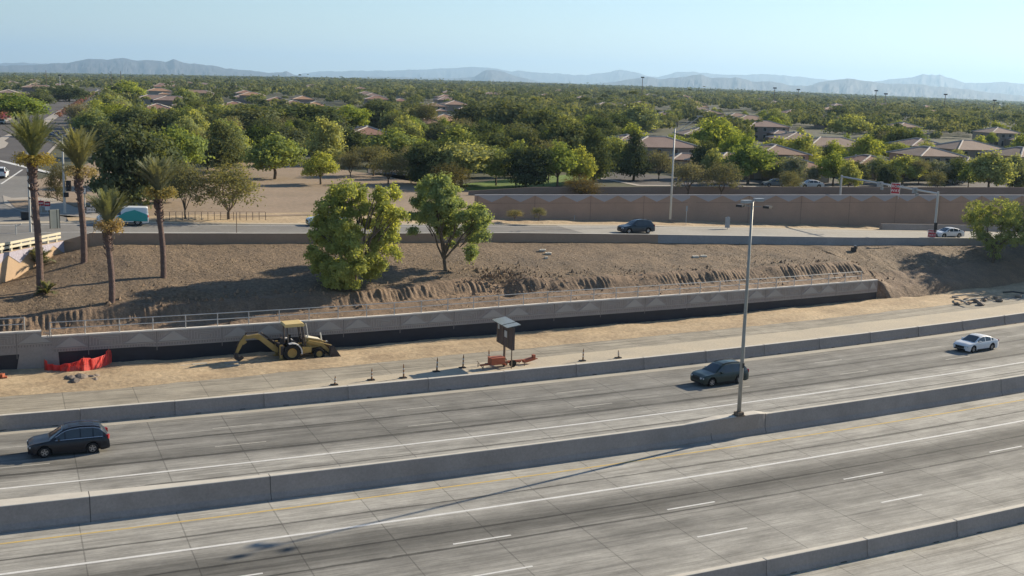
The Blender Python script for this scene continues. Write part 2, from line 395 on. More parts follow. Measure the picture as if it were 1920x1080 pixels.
# paint
def line(name, mt, t, wd, s0=SL, s1=SR, z=.0045, ds=2.0):
    return strip(name, mt, s0, s1, [t-wd/2, t+wd/2], z, ds)
line('lane_line', M_white, 52.15, .2); line('lane_line', M_white, 63.55, .19)
yw = MB(); n = 160
line('edge_line', M_yellow, 55.75, .17)
M_worn = mat('worn_white_paint', (.46, .44, .39), var=.25, scale=2.5, fine=.25, rough=.7)
def dashes(x, y, k0, k1, t=None, mt=None):
    s, tt = ST(G(x, y)); tt = t or tt
    m = MB()
    for k in range(k0, k1):
        a = s+12.15*k; P = [W(a+3.05*i/3, tt-.065, .0045) for i in range(4)] + [W(a+3.05*i/3, tt+.065, .0045) for i in range(4)]
        m.add(P, [(i, i+1, i+5, i+4) for i in range(3)])
    tag(m.build('lane_dashes', mt or M_white), kind='structure')
dashes(855.5, 1026.5, -5, 10, 48.35); dashes(1312, 1010, -6, 10, 44.65)
dashes(766.7, 800.7, -5, 11, 67.05, M_worn); dashes(746.7, 771, -5, 11, 70.75, M_worn)

# ------------------------------------------------------------------ barriers
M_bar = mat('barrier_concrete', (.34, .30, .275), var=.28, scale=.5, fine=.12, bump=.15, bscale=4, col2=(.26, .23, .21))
M_btop = mat('barrier_top_sunlit', (.58, .54, .47), var=.15, scale=1.5)  # paler than the faces: sunlight on the top edges painted into the colour
M_barend = mat('barrier_joint', (.10, .09, .085), var=.3, scale=2)
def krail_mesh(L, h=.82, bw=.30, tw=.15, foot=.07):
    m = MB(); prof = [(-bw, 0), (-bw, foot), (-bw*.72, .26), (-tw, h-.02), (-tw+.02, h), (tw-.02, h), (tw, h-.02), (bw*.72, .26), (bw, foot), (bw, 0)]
    n = 3; 
    for side in (0,):
        vs = []; nn = len(prof)
        xs = [-L/2, -L/2+.03, L/2-.03, L/2]
        for a, x in enumerate(xs):
            sc = .93 if a in (0, 3) else 1
            vs += [(x, p*sc, z*(.985 if a in (0, 3) else 1)) for p, z in prof]
        fs = [(a*nn+i, a*nn+(i+1) % nn, (a+1)*nn+(i+1) % nn, (a+1)*nn+i) for a in range(3) for i in range(nn)]
        fs += [tuple(range(nn)), tuple(range(4*nn-1, 3*nn-1, -1))]
        m.add(vs, fs)
        m.m[3*0+0:0] = []
        for q in range(len(fs)):
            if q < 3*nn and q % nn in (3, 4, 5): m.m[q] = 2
    # two drainage notches at the foot, as dark sunk ends
    for x in (-L*.25, L*.25):
        m.add([(x-.22, -bw-.004, 0), (x+.22, -bw-.004, 0), (x+.16, -bw-.004, .06), (x-.16, -bw-.004, .06)], [(0, 1, 2, 3)], 1)
    return m
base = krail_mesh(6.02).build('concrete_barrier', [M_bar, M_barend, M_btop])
FARLAB = {-2.2: 'far row barrier segment at the left edge, above the pale car', 3.7: 'far row barrier segment right above the dark blue SUV', 9.4: 'far row barrier segment, second to the right of the dark blue SUV', 15.2: 'far row barrier segment ending under the shortest channelizer post', 21.0: 'far row barrier segment with the slim channelizer posts behind it', 26.9: 'far row barrier segment below the leaning channelizer post',
 33.0: 'far row barrier segment right in front of the orange trailer', 39.0: 'far row barrier segment below the channelizer post standing alone', 45.1: 'far row barrier segment just ahead of the green SUV', 51.2: 'far row barrier segment directly behind the green SUV', 57.3: 'far row barrier segment just right of the median light pole', 63.5: 'far row barrier segment second to the right of the light pole', 69.6: 'far row barrier segment just left of the white sedan', 75.8: 'far row barrier segment directly behind the white sedan', 82.0: 'far row barrier segment just right of the white sedan', 88.3: 'far row barrier segment at the right edge of the view'}
tj = [3.7, 9.45, 15.2, 21.0, 26.95, 32.95, 39.05, 45.15, 51.2, 57.3, 63.45, 69.6, 75.8, 82.0, 88.3]
joints = [3.7-5.9*k for k in range(8, 0, -1)] + tj + [88.3+6.2*k for k in range(1, 14)]
bn_ = ['far left end', 'left part']
first = True
names = {3.7: 'behind the dark blue SUV', 9.45: 'second to the right of the dark blue SUV', 26.95: 'with the first orange post pair above it', 32.95: 'in front of the message board trailer', 39.05: 'right after the message board trailer', 57.3: 'left behind the green SUV', 45.15: 'between the trailer and the green SUV', 82.0: 'just left behind the white sedan'}
for a, b in zip(joints[:-1], joints[1:]):
    L = b-a; c = (a+b)/2
    o = base if first else base.copy()
    if not first: COL.objects.link(o)
    first = False
    jig = R_.uniform(-.012, .012)
    o.location = W(c, 74.62+.02*R_.uniform(-1, 1), 0); o.rotation_euler = (0, 0, heading(c)+jig*.3); o.scale = (L/6.02*.998, 1, 1.13)
    lab = FARLAB.get(round(a, 1), 'far row barrier segment beyond the labelled ones, out past the edge of the view')
    tag(o, lab, 'barrier', 'precast barrier segments on the far freeway edge')
NEARLAB = {11: 'near row barrier segment at the bottom edge, lowest of the four', 12: 'near row barrier segment second from the bottom edge', 13: 'near row barrier segment second from the right edge, weeds at its foot', 14: 'near row barrier segment touching the right edge of the view'}
k_ = 0
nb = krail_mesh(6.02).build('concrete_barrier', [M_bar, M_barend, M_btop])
nj = [ST(G(x, y, .85))[0] for x, y in ((1442, 1053), (1629, 1013), (1792, 975))]
nj = [nj[0]-6.1*k for k in range(12, 0, -1)] + nj + [nj[-1]+6.1*k for k in range(1, 24)]
first = True
for a, b in zip(nj[:-1], nj[1:]):
    c = (a+b)/2; o = nb if first else nb.copy()
    if not first: COL.objects.link(o)
    first = False
    o.location = W(c, 39.65, 0); o.rotation_euler = (0, 0, heading(c)); o.scale = ((b-a)/6.02*.997, 1, 1.03)
    tag(o, NEARLAB.get(k_, 'near row barrier segment beyond the visible corner'), 'barrier', 'precast barrier segments along the near shoulder'); k_ += 1
# green weeds along its foot
M_weed = mat('weed_green', (.48, .50, .22), var=.25, scale=3)
m = MB()
for k in range(2600):
    s = R_.uniform(18, 75); t = 39.45 - abs(R_.gauss(0, .16)); p = Vector(W(s, t, 0)); h = R_.uniform(.003, .01)
    a = R_.uniform(0, 6.28); d = Vector((math.cos(a), math.sin(a), 0))*R_.uniform(.02, .05)
    m.add([p-d, p+d, p+Vector((R_.uniform(-.05, .05), R_.uniform(-.05, .05), h))], [(0, 1, 2)])
tag(m.build('weeds', M_weed), 'low yellow green weeds along the foot of the near barrier', 'weeds', kind='stuff')

# median wall, cast in one, with a widened block round the lamp pole
def median_sec(s):
    d = abs(s-41.9); k = 1 if d < 1.6 else max(0, 1-(d-1.6)/1.2); k = k*k*(3-2*k)
    h = 1.22+.16*k + (0 if s > 4 else 0)
    tf, tb = 57.15, 57.95
    top0, top1 = 57.42-.22*k, 57.66+.25*k
    if s < 16: top1 += (16-s)*.045
    return [(tf, 0), (tf, .10), (tf+.14, .34), (top0, h-.03), (top0+.02, h), (top1-.02, h), (top1, h-.03), (max(tb-.1, top1), .34), (max(tb, top1), 0)]
ss = np.concatenate([np.arange(-50, 40, 2.0), np.arange(40, 49, .4), np.arange(49, 190, 2.0)])
m = MB(); sec = [median_sec(s) for s in ss]
m.grid(9, len(ss), lambda i, j: W(ss[j], *sec[j][i]))
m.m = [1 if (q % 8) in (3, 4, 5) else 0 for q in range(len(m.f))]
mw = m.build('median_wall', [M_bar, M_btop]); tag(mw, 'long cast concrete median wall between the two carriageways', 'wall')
for j in (ST(G(171, 983))[0], ST(G(505, 932))[0], ST(G(1330, 825))[0], ST(G(1435, 812))[0], ST(G(1330, 825))[0]+27, ST(G(1330, 825))[0]+54):
    m = MB(); q = median_sec(j)
    m.add([W(j+dx, a-.004, b+.002) for dx in (-.022, .022) for a, b in q[:6]], [(i, i+1, i+7, i+6) for i in range(5)])
    m.build('joint', M_barend, mw)

# ------------------------------------------------------------------ retaining wall with relief panels
M_rw = mat('relief_wall_concrete', (.335, .305, .275), var=.2, scale=.35, fine=.1, col2=(.27, .24, .235))
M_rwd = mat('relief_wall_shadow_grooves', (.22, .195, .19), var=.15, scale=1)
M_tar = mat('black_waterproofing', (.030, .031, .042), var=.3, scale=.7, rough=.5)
M_cap = mat('wall_cap_sunlit_concrete', (.70, .66, .60), var=.15, scale=.7)  # cap lightened so its colour carries the sunlit top of the wall
RWS, RWE = -34.0, 84.9
ztop = lambda s: (2.95 if s < 2.0 else 2.50 if s < 30 else 2.50+.08*min(1, (s-30)/10) - .009*max(0, s-45))
zmid = lambda s: (1.3 if s < 10 else lerp([(10, 1.22), (24, 1.25), (40, 1.25), (60, 1.1), (85, .9)], s))
def wallstrip(name, mt, s0, s1, fns, parent, off=0.0, ds=1.0):
    n = max(2, int((s1-s0)/ds)+1); S = np.linspace(s0, s1, n); m = MB()
    m.grid(n, len(fns), lambda i, j: W(S[i], fns[j][0]+off, fns[j][1](S[i])))
    return m.build(name, mt, parent)
rw = thing('retaining_wall', 'long low retaining wall with triangle relief panels and a black lower face', 'wall')
c_ = lambda v: (lambda s: v)
for a, b in ((RWS, 2.0), (2.0, RWE)):
    e = 1e-3
    wallstrip('panel_face', M_rw, a, b, [(WT, zmid), (WT, lambda s, a=a, b=b: ztop(min(max(s, a+e), b-e)))], rw)
    wallstrip('back_face', M_rw, a, b, [(WT+.28, c_(1.0)), (WT+.28, lambda s, a=a, b=b: ztop(min(max(s, a+e), b-e)))], rw)
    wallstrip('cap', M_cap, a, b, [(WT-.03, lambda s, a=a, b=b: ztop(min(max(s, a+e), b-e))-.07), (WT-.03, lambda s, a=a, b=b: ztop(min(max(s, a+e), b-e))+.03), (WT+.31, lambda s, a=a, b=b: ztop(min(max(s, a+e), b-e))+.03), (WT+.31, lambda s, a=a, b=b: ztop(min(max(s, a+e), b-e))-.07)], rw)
m = MB(); m.quad(W(2.0, WT, .9), W(2.0, WT+.28, .9), W(2.0, WT+.28, 2.95), W(2.0, WT, 2.95)); m.quad(W(RWE, WT, 0), W(RWE, WT+.28, 0), W(RWE, WT+.28, ztop(RWE)), W(RWE, WT, ztop(RWE))); m.build('end_face', M_rw, rw)
# black face below, with two full height pilasters at the left
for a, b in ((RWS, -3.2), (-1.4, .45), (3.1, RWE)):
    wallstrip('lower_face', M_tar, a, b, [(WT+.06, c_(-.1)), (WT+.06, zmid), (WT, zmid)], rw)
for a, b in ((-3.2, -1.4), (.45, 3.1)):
    m = MB(); k = .25
    m.add([W(a-k, WT-.02, -.1), W(b+k*.3, WT-.02, -.1), W(b, WT-.02, zmid(b)+.02), W(a, WT-.02, zmid(a)+.02), W(a-k, WT+.1, -.1), W(b+k*.3, WT+.1, -.1)], [(0, 1, 2, 3)]); m.build('pilaster', M_rw, rw)
# relief: triangles, nested corner lines, rails
def qrel(m, s0, z0, s1, z1, mi=0, off=.035):
    m.add([W(s0, WT-off, z0), W(s1, WT-off, z0), W(s1, WT-off, z1), W(s0, WT-off, z1), W(s0, WT, z0), W(s1, WT, z0), W(s1, WT, z1), W(s0, WT, z1)],
          [(0, 1, 2, 3), (3, 2, 6, 7), (1, 5, 6, 2), (0, 3, 7, 4), (0, 4, 5, 1)], mi)
rel = MB(); grv = MB()
s = -34.0; kk = 0
while s < RWE-1:
    L = 2.45; e = min(s+L, RWE-.1); zt = ztop(s+1.2)-.08; zb = zt-.78
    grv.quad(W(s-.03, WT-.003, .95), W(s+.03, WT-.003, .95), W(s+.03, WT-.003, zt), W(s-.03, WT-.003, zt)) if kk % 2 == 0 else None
    qrel(rel, s+.05, zb-.1, e-.05, zb-.04)
    if kk % 3 != 1:
        mid = (s+e)/2; o = .04
        rel.add([W(s+.12, WT-o, zb), W(e-.12, WT-o, zb), W(mid, WT-o, zt-.03), W(s+.12, WT, zb), W(e-.12, WT, zb), W(mid, WT, zt-.03)], [(0, 1, 2), (0, 2, 5, 3), (2, 1, 4, 5)], 1)
        for q in range(3):
            f = .1+.13*q
            qrel(rel, s+.06+.13*q, zb+.16+f*.3, s+.10+.13*q, zt-.03-.10*q); qrel(rel, s+.06+.13*q, zt-.07-.10*q, s+.62-.1*q, zt-.03-.10*q)
            qrel(rel, e-.10-.13*q, zb+.16+f*.3, e-.06-.13*q, zt-.03-.10*q); qrel(rel, e-.62+.1*q, zt-.07-.10*q, e-.06-.13*q, zt-.03-.10*q)
    else:
        for q in range(4):
            a0, a1 = s+.1+.22*q, e-.1-.22*q; zz0, zz1 = zb+.02, zt-.03-.13*q
            qrel(rel, a0, zz0, a0+.05, zz1); qrel(rel, a1-.05, zz0, a1, zz1); qrel(rel, a0, zz1-.05, a1, zz1)
    # dentils beneath
    x = s+.1
    while x < e-.1:
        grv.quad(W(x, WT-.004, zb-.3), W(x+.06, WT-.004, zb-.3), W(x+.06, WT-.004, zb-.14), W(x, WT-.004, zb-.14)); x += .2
    s += L; kk += 1
M_rel = mat('relief_ridges', (.385, .35, .32), var=.12, scale=.8); M_tri = mat('relief_triangles', (.385, .36, .335), var=.12, scale=.8)
rel.build('relief', [M_rel, M_tri], rw); grv.build('grooves', M_rwd, rw)

# pipe rail on the wall
M_galv = mat('galvanised_steel', (.55, .54, .52), var=.2, scale=3, metal=.2, rough=.5)
fr = thing('pipe_railing', 'grey two rail pipe railing along the top of the retaining wall', 'railing')
def rail_run(s0, s1, hs, r=.04, name='rail'):
    S = np.arange(s0, s1+.01, 2.42)
    for h in hs:
        m = MB(); m.tube([W(a, WT+.14, ztop(a)+h) for a in S], r, 5); m.build(name, M_galv, fr)
    for a in S:
        m = MB(); z = ztop(a); m.tube([W(a, WT+.14, z), W(a, WT+.14, z+hs[0])], .045, 5); m.build('post', M_galv, fr)
rail_run(2.6, 84.8, (1.02, .55)); rail_run(-33, 1.6, (1.02, .55))
# silt fence wires behind it
# ------------------------------------------------------------------ ramp, its parapet and the sound wall
M_par = mat('parapet_brown_concrete', (.36, .26, .19), var=.15, scale=.3, fine=.08)
M_par2 = mat('parapet_grey_concrete', (.34, .34, .345), var=.25, scale=.3, fine=.1)
M_sw = mat('sound_wall_brown', (.40, .275, .205), var=.16, scale=.3, fine=.06, col2=(.33, .235, .18))
M_swt = mat('sound_wall_grey', (.37, .36, .38), var=.1, scale=.5)
M_swj = mat('sound_wall_joint', (.22, .16, .13), var=.1, scale=1)
RS0, RS1 = -6.0, 170.0
M_ramp2 = mat('ramp_asphalt', (.22, .21, .195), var=.2, scale=.15, fine=.15)
strip('ramp_road', M_ramp2, RS0, 62, [lambda s: lerp(RB, s)+.3, lambda s: .5*(lerp(RB, s)+lerp(RC, s)), lambda s: lerp(RC, s)+.2], 0, zf=lambda s, t: zr(s)+.004)
strip('ramp_road', M_ramp, 62, RS1, [lambda s: lerp(RB, s)+.3, lambda s: .5*(lerp(RB, s)+lerp(RC, s)), lambda s: lerp(RC, s)+.2], 0, zf=lambda s, t: zr(s)+.004)
strip('ramp_verge', M_dirt, 6, RS1, [lambda s: lerp(RC, s)+.2, lambda s: lerp(RC, s)+1.3, lambda s: lerp(SW, s)-1.2, lambda s: lerp(SW, s)+(.3 if s > 42 else 3.5)], 0, ds=.7,
      zf=lambda s, t: (zr(s)+.012+(ZN+.05-zr(s))*min(1, max(0, (t-lerp(RC, s)-.2)/3.0))) if s < 40 else zr(s)+.01+(max(0, .35*fbm(s*.5, t*.7, 3, 3)+.12) if lerp(RC, s)+.4 < t else 0))
strip('ramp_edge_line', M_white, -2, RS1, [lambda s: lerp(RC, s)-2.35, lambda s: lerp(RC, s)-2.2], 0, zf=lambda s, t: zr(s)+.009)
strip('ramp_lane_line', M_white, 0, 22, [118.4, 118.53], 0, zf=lambda s, t: zr(s)+.009)
strip('ramp_kerb_strip', M_dust, -1, RS1, [lambda s: lerp(RC, s)-.9+.3*fbm(s*.3, 1), lambda s: lerp(RC, s)+.5], 0, ds=1, zf=lambda s, t: zr(s)+.014)
def wall_curve(name, mt, s0, s1, tf, z0, z1, th, parent=None, ds=2.0, capm=None, batter=0.0):
    n = max(2, int((s1-s0)/ds)+1); S = np.linspace(s0, s1, n); m = MB()
    pr = lambda s: [(tf(s), z0(s)), (tf(s)+batter, z1(s)), (tf(s)+th, z1(s)), (tf(s)+th, z0(s))]
    m.grid(n, 4, lambda i, j: W(S[i], *pr(S[i])[j]))
    for e, fl in ((S[0], 0), (S[-1], 1)): m.add([W(e, *q) for q in pr(e)], [(0, 1, 2, 3)])
    return m.build(name, mt, parent)
s_split = ST(G(1236, 440, zr(66)+.9))[0]
pw = thing('ramp_parapet', 'low concrete parapet between the gravel bank and the ramp, brown then grey', 'wall')
wall_curve('parapet', M_par, 6.9, s_split, lambda s: lerp(RB, s), lambda s: zr(s)-1.2, lambda s: zr(s)+.9, .35, pw, batter=.08)
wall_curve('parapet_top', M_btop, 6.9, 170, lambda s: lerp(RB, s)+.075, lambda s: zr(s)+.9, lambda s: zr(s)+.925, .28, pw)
wall_curve('parapet', M_par2, s_split, 170, lambda s: lerp(RB, s), lambda s: zr(s)-1.2, lambda s: zr(s)+.9, .35, pw, batter=.08)
swh = [(40, 2.72), (57, 2.72), (85, 3.25), (101, 3.65), (115, 3.9), (139, 4.5), (170, 5.0)]
def top_at(px, py, s):   # height at which the sound wall's top stands for that bearing
    t = lerp(SW, s); q = W(s, t); return t
def swtop(s):
    # the wall top is level with y ~ 367 in the view: solve from the bearing of the point
    q = np.array(W(s, lerp(SW, s))); d = math.hypot(q[0], q[1])
    lo, hi = 3.0, 14.0
    for _ in range(30):
        z = (lo+hi)/2; v = np.array([q[0], q[1], z])-CAM; y = 540-FPX*(v@CU)/(v@CF)
        if y > 366.8: lo = z
        else: hi = z
    return lo
SWT = [(s, swtop(s)) for s in range(44, 172, 4)]
sw = thing('sound_wall', 'long brown sound wall beyond the ramp with a zigzag of grey triangles along its top', 'wall')
S_a = ST(G(893, 408, 5.3))[0]
swz = lambda s: lerp(SWT, s)
wall_curve('wall_face', M_sw, S_a, 168, lambda s: lerp(SW, s), lambda s: zr(s)-.6, swz, .3, sw)
wall_curve('cap', M_swt, S_a, 168, lambda s: lerp(SW, s)-.05, lambda s: swz(s), lambda s: swz(s)+.10, .4, sw)
tri = MB(); jn = MB(); s = S_a+.3; k = 0
while s < 166:
    P = 3.95; f = lambda a, h, o=.03: W(a, lerp(SW, a)-o, swz(a)-h)
    tri.add([f(s+.04, .02), f(s+P/2, .02), f(s+P-.04, .02), f(s+P/2, .82)], [(0, 1, 3), (1, 2, 3)])
    jn.quad(f(s, .98, .012), f(s+P, .98, .012), f(s+P, .93, .012), f(s, .93, .012))
    if k % 2 == 0:
        jn.add([f(s-.04, .0, .02), f(s+.04, .0, .02), W(s+.04, lerp(SW, s)-.02, zr(s)-.3), W(s-.04, lerp(SW, s)-.02, zr(s)-.3)], [(0, 1, 2, 3)])
    s += P; k += 1
tri.build('zigzag_band', M_swt, sw); jn.build('joints', M_swj, sw)
# concrete rail at the far right of the ramp
m = MB(); n = 30; S = np.linspace(111.2, 160, n)
pr = lambda s: [(lerp(RC, s)-.05, zr(s)), (lerp(RC, s)+.2, zr(s)+.85), (lerp(RC, s)+.4, zr(s)+.85), (lerp(RC, s)+.6, zr(s))]
m.grid(n, 4, lambda i, j: W(S[i], *pr(S[i])[j])); m.add([W(S[0], *q) for q in pr(S[0])], [(0, 1, 2, 3)])
tag(m.build('concrete_rail', M_bar), 'straight grey concrete rail at the foot of the sound wall on the right', 'barrier')
# second wall behind it, around the neighbourhood
M_bw = mat('boundary_wall_block', (.31, .23, .18), var=.15, scale=.4, fine=.08)
bwp = [(878, 358, 366), (1000, 351, 368), (1250, 350, 368), (1500, 350.5, 368), (1920, 351, 370), (2100, 352, 373)]
m = MB(); vs = []
for x, yt, yb in bwp:
    b = G(x, yb, ZN); h = hgt(x, yb, x, yt, ZN); u = np.array([b[0], b[1], 0]); u = u/np.linalg.norm(u)*.2
    vs += [(b[0], b[1], ZN-2.5), (b[0], b[1], ZN+h), (b[0]+u[0], b[1]+u[1], ZN+h), (b[0]+u[0], b[1]+u[1], ZN-2.5)]
m.add(vs, [(4*i+a, 4*i+4+a, 4*i+5+a, 4*i+1+a) for i in range(len(bwp)-1) for a in range(3)] + [(0, 1, 2, 3)])
bw = m.build('boundary_wall', M_bw); tag(bw, 'low tan block wall round the neighbourhood, showing above the sound wall', 'wall')
def pxpoly(name, mt, pts, z, kind='structure', dz=.0):
    m = MB(); P = [gp(x, y, z) for x, y in pts]; m.add(P, [tuple(range(len(P)))]); o = m.build(name, mt); o['kind'] = kind; return o
pxpoly('neighbourhood_verge', M_ground, [(880, 366), (1000, 369), (1500, 369), (2050, 371), (2050, 300), (1100, 300), (1050, 330), (880, 345)], ZN+.004)
pxpoly('neighbourhood_street', M_asph, [(1060, 334), (1110, 336), (1200, 347), (1560, 351), (2050, 353), (2050, 343), (1500, 340), (1290, 334), (1160, 322), (1080, 312)], ZN+.012)
pxpoly('street_kerb', M_kerb, [(1115, 331), (1150, 337), (1200, 346.5), (1270, 347.5), (1270, 349), (1195, 348.5), (1148, 339), (1112, 332.5)], ZN+.06)
pxpoly('street_kerb', M_kerb, [(1330, 347.5), (1560, 349), (1560, 351), (1330, 349.5)], ZN+.06)
pxpoly('lawn', M_lawn, [(925, 362), (1120, 340), (1100, 325), (960, 335), (800, 352), (800, 362)], ZN+.016)
# park lot
pxpoly('park_ground', M_lot, [(165, 412), (300, 411), (600, 403), (900, 395), (900, 372), (870, 352), (780, 330), (690, 325), (640, 318), (520, 306), (440, 305), (330, 330), (180, 300), (60, 350), (60, 372), (100, 385), (150, 402)], ZN+.03)
pxpoly('park_path', M_asph, [(690, 312), (760, 322), (800, 345), (870, 352), (780, 330), (690, 324)], ZN+.05)

# ------------------------------------------------------------------ street on the left
DS = np.array([-.3175, .9482]); ES = np.array([.9482, .3175])
def SC(a, c, z=ZN): q = DS*a + ES*c; return (q[0], q[1], z+rise(q[0], q[1]))
def stp(name, mt, a0, a1, cs, dz, da=40, z=ZN):
    n = max(2, int((a1-a0)/da)+1); A = np.linspace(a0, a1, n); m = MB()
    m.grid(n, len(cs), lambda i, j: SC(A[i], cs[j], z+dz)); o = m.build(name, mt); o['kind'] = 'structure'; return o
stp('street', M_asph, 60, 1150, [-62, -33, -14.5], .06)
pxpoly('intersection', M_ramp2, [(-300, 520), (-300, 330), (60, 330), (75, 395), (150, 414), (185, 420), (185, 437), (160, 440), (128, 436), (0, 470)], ZN+.075)
stp('median_kerb', M_kerb, 330, 560, [-25.3, -22.0], .18); stp('median_kerb', M_kerb, 600, 1100, [-23.3, -21.5], .18)
stp('street_kerb', M_kerb, 290, 640, [-36.2, -34.4], .16); stp('street_kerb', M_kerb, 700, 1100, [-35.6, -34.8], .16)
stp('street_kerb', M_kerb, 230, 900, [-14.6, -14.0], .16)
pxpoly('traffic_island', M_kerb, [(-40, 262), (0, 258), (22, 249), (24, 253), (8, 264), (16, 268), (10, 276), (-40, 292)], ZN+.14)
pxpoly('corner_kerb', M_kerb, [(5, 366), (22, 371), (60, 369), (100, 372), (140, 388), (200, 402), (200, 411), (150, 406), (100, 402), (60, 401), (30, 393), (8, 382)], ZN+.1)
pxpoly('corner_dirt', M_lot, [(60, 340), (95, 330), (200, 330), (200, 398), (140, 386), (100, 370), (75, 366)], ZN+.085)
pxpoly('corner_dirt', M_lot, [(14, 375), (60, 374), (80, 388), (110, 397), (60, 397), (30, 390)], ZN+.135)
for a in ([(0, 345), (4, 345), (44, 318), (40, 318)], [(118, 437), (124, 437), (143, 417), (139, 417)], [(0, 300), (0, 303), (95, 326), (95, 322)], [(0, 447), (0, 451), (30, 437), (28, 434)]):
    pxpoly('stop_line', M_white, a, ZN+.095)
# flowering hedges beside the street and on the median
M_flower = leafmat('bougainvillea', (.30, .045, .09), (.16, .10, .05), .3, .2)
def hedge(name, a0, a1, c, wd, h, n, label):
    V = []
    for k in range(n):
        a = R_.uniform(a0, a1); p = Vector(SC(a, c+R_.gauss(0, wd/2.5), ZN+R_.uniform(.2, h)))
        r = R_.uniform(.35, .8)
        for q in range(6):
            u = Vector((R_.gauss(0, 1), R_.gauss(0, 1), R_.gauss(0, 1))).normalized(); v_ = u.orthogonal().normalized(); w_ = p+u*r
            V += [w_+v_*.5, w_+u.cross(v_)*.5, w_-v_*.5, w_-u.cross(v_)*.5]
    o = new_obj(name, fastmesh(name, np.array([tuple(v) for v in V]), 4, M_flower)); tag(o, label, 'hedge')
hedge('flowering_hedge', 300, 600, -40, 4, 1.8, 700, 'long magenta flowering hedge on the far side of the street at left')
hedge('median_planting', 430, 900, -22.2, 1.6, 1.0, 260, 'low red flowering shrubs on the street median')
mw_ = MB(); mw_.box((0, 0, 1.1), (7.5, .5, 2.2)); mw_.box((0, 0, 2.28), (7.9, .7, .16)); mw_.box((-3.6, 0, 1.25), (.8, .8, 2.5)); mw_.box((3.6, 0, 1.25), (.8, .8, 2.5))
o = mw_.build('entry_wall', mat('cream_stucco', (.62, .50, .36), var=.08, scale=1), loc=gp(33, 208, ZN+.3), rot=1.9); tag(o, 'small cream entry wall in front of the magenta hedge', 'wall')

# tan wall with blue pattern and guard rail at the bridge end
M_tan = mat('tan_bridge_wall', (.50, .36, .235), var=.12, scale=.5, fine=.06)
M_lav = mat('lavender_pattern', (.52, .48, .56), var=.3, scale=6, fine=.3)
M_guard = mat('cream_guard_rail', (.68, .62, .47), var=.15, scale=1)
A_, B_ = np.array(on_bank(-160, 566)), np.array(on_bank(120, 469))
tw = thing('bridge_end_wall', 'tan retaining wall with lavender triangle pattern below a cream guard rail at the left edge', 'wall')
def onw(u, z, off=0.0):
    p = A_*(1-u)+B_*u; nrm = np.array([B_[1]-A_[1], -(B_[0]-A_[0]), 0]); nrm /= np.linalg.norm(nrm); 
    if nrm@(CAM-p) < 0: nrm = -nrm
    return (p[0]+nrm[0]*off, p[1]+nrm[1]*off, z)
LW = float(np.linalg.norm((B_-A_)[:2])); ZT = ZN+.55
m = MB(); m.add([onw(0, 0), onw(1, 2.5), onw(1, ZT), onw(0, ZT), onw(0, 0, -.4), onw(1, 2.5, -.4), onw(1, ZT, -.4), onw(0, ZT, -.4)], [(0, 1, 2, 3), (3, 2, 6, 7), (1, 5, 6, 2), (4, 7, 6, 5), (0, 3, 7, 4)]); m.build('wall_face', M_tan, tw)
m = MB(); nT = int(LW/3.1); 
for k in range(nT):
    a, b = k/nT, (k+1)/nT; o = .03
    m.add([onw(a, ZT-.02, o), onw(b, ZT-.02, o), onw(a, ZT-1.15, o), onw((a+b)/2, ZT-.25, o), onw(b, ZT-1.15, o)], [(0, 3, 2), (0, 1, 3), (1, 4, 3)])
m.build('pattern', M_lav, tw)
gr = thing('guard_rail', 'cream two rail guard rail on short posts above the tan wall', 'railing')
for h in (.28, .62):
    m = MB(); m.add([onw(0, ZT+h), onw(.98, ZT+h), onw(.98, ZT+h+.2), onw(0, ZT+h+.2), onw(0, ZT+h, -.1), onw(.98, ZT+h, -.1), onw(.98, ZT+h+.2, -.1), onw(0, ZT+h+.2, -.1)], [(0, 1, 2, 3), (3, 2, 6, 7), (1, 5, 6, 2), (4, 7, 6, 5)]); m.build('rail', M_guard, gr)
for k in range(15):
    q = onw(k/15+.02, ZT+.35, -.16); m = MB(); m.box(q, (.18, .18, .8), 1.2); m.build('post', M_guard, gr)
# return wall between the tan wall and the ramp parapet
q0, q1 = B_, np.array(W(-1.6, lerp(RB, 0), 5)); m = MB()
q1 = np.array(W(7.2, lerp(RB, 7)+.05, 5))
m.add([(q0[0], q0[1], 4), (q1[0], q1[1], 4.6), (q1[0], q1[1], zr(4)+.9), (q0[0], q0[1], ZT), (q0[0]+.2, q0[1]+.3, 4), (q1[0]+.1, q1[1]+.4, 4.6), (q1[0]+.1, q1[1]+.4, zr(4)+.9), (q0[0]+.2, q0[1]+.3, ZT)], [(0, 1, 2, 3), (3, 2, 6, 7), (4, 7, 6, 5), (1, 5, 6, 2), (0, 3, 7, 4)])
tag(m.build('return_wall', M_par), 'short brown wall joining the tan wall to the ramp parapet', 'wall')

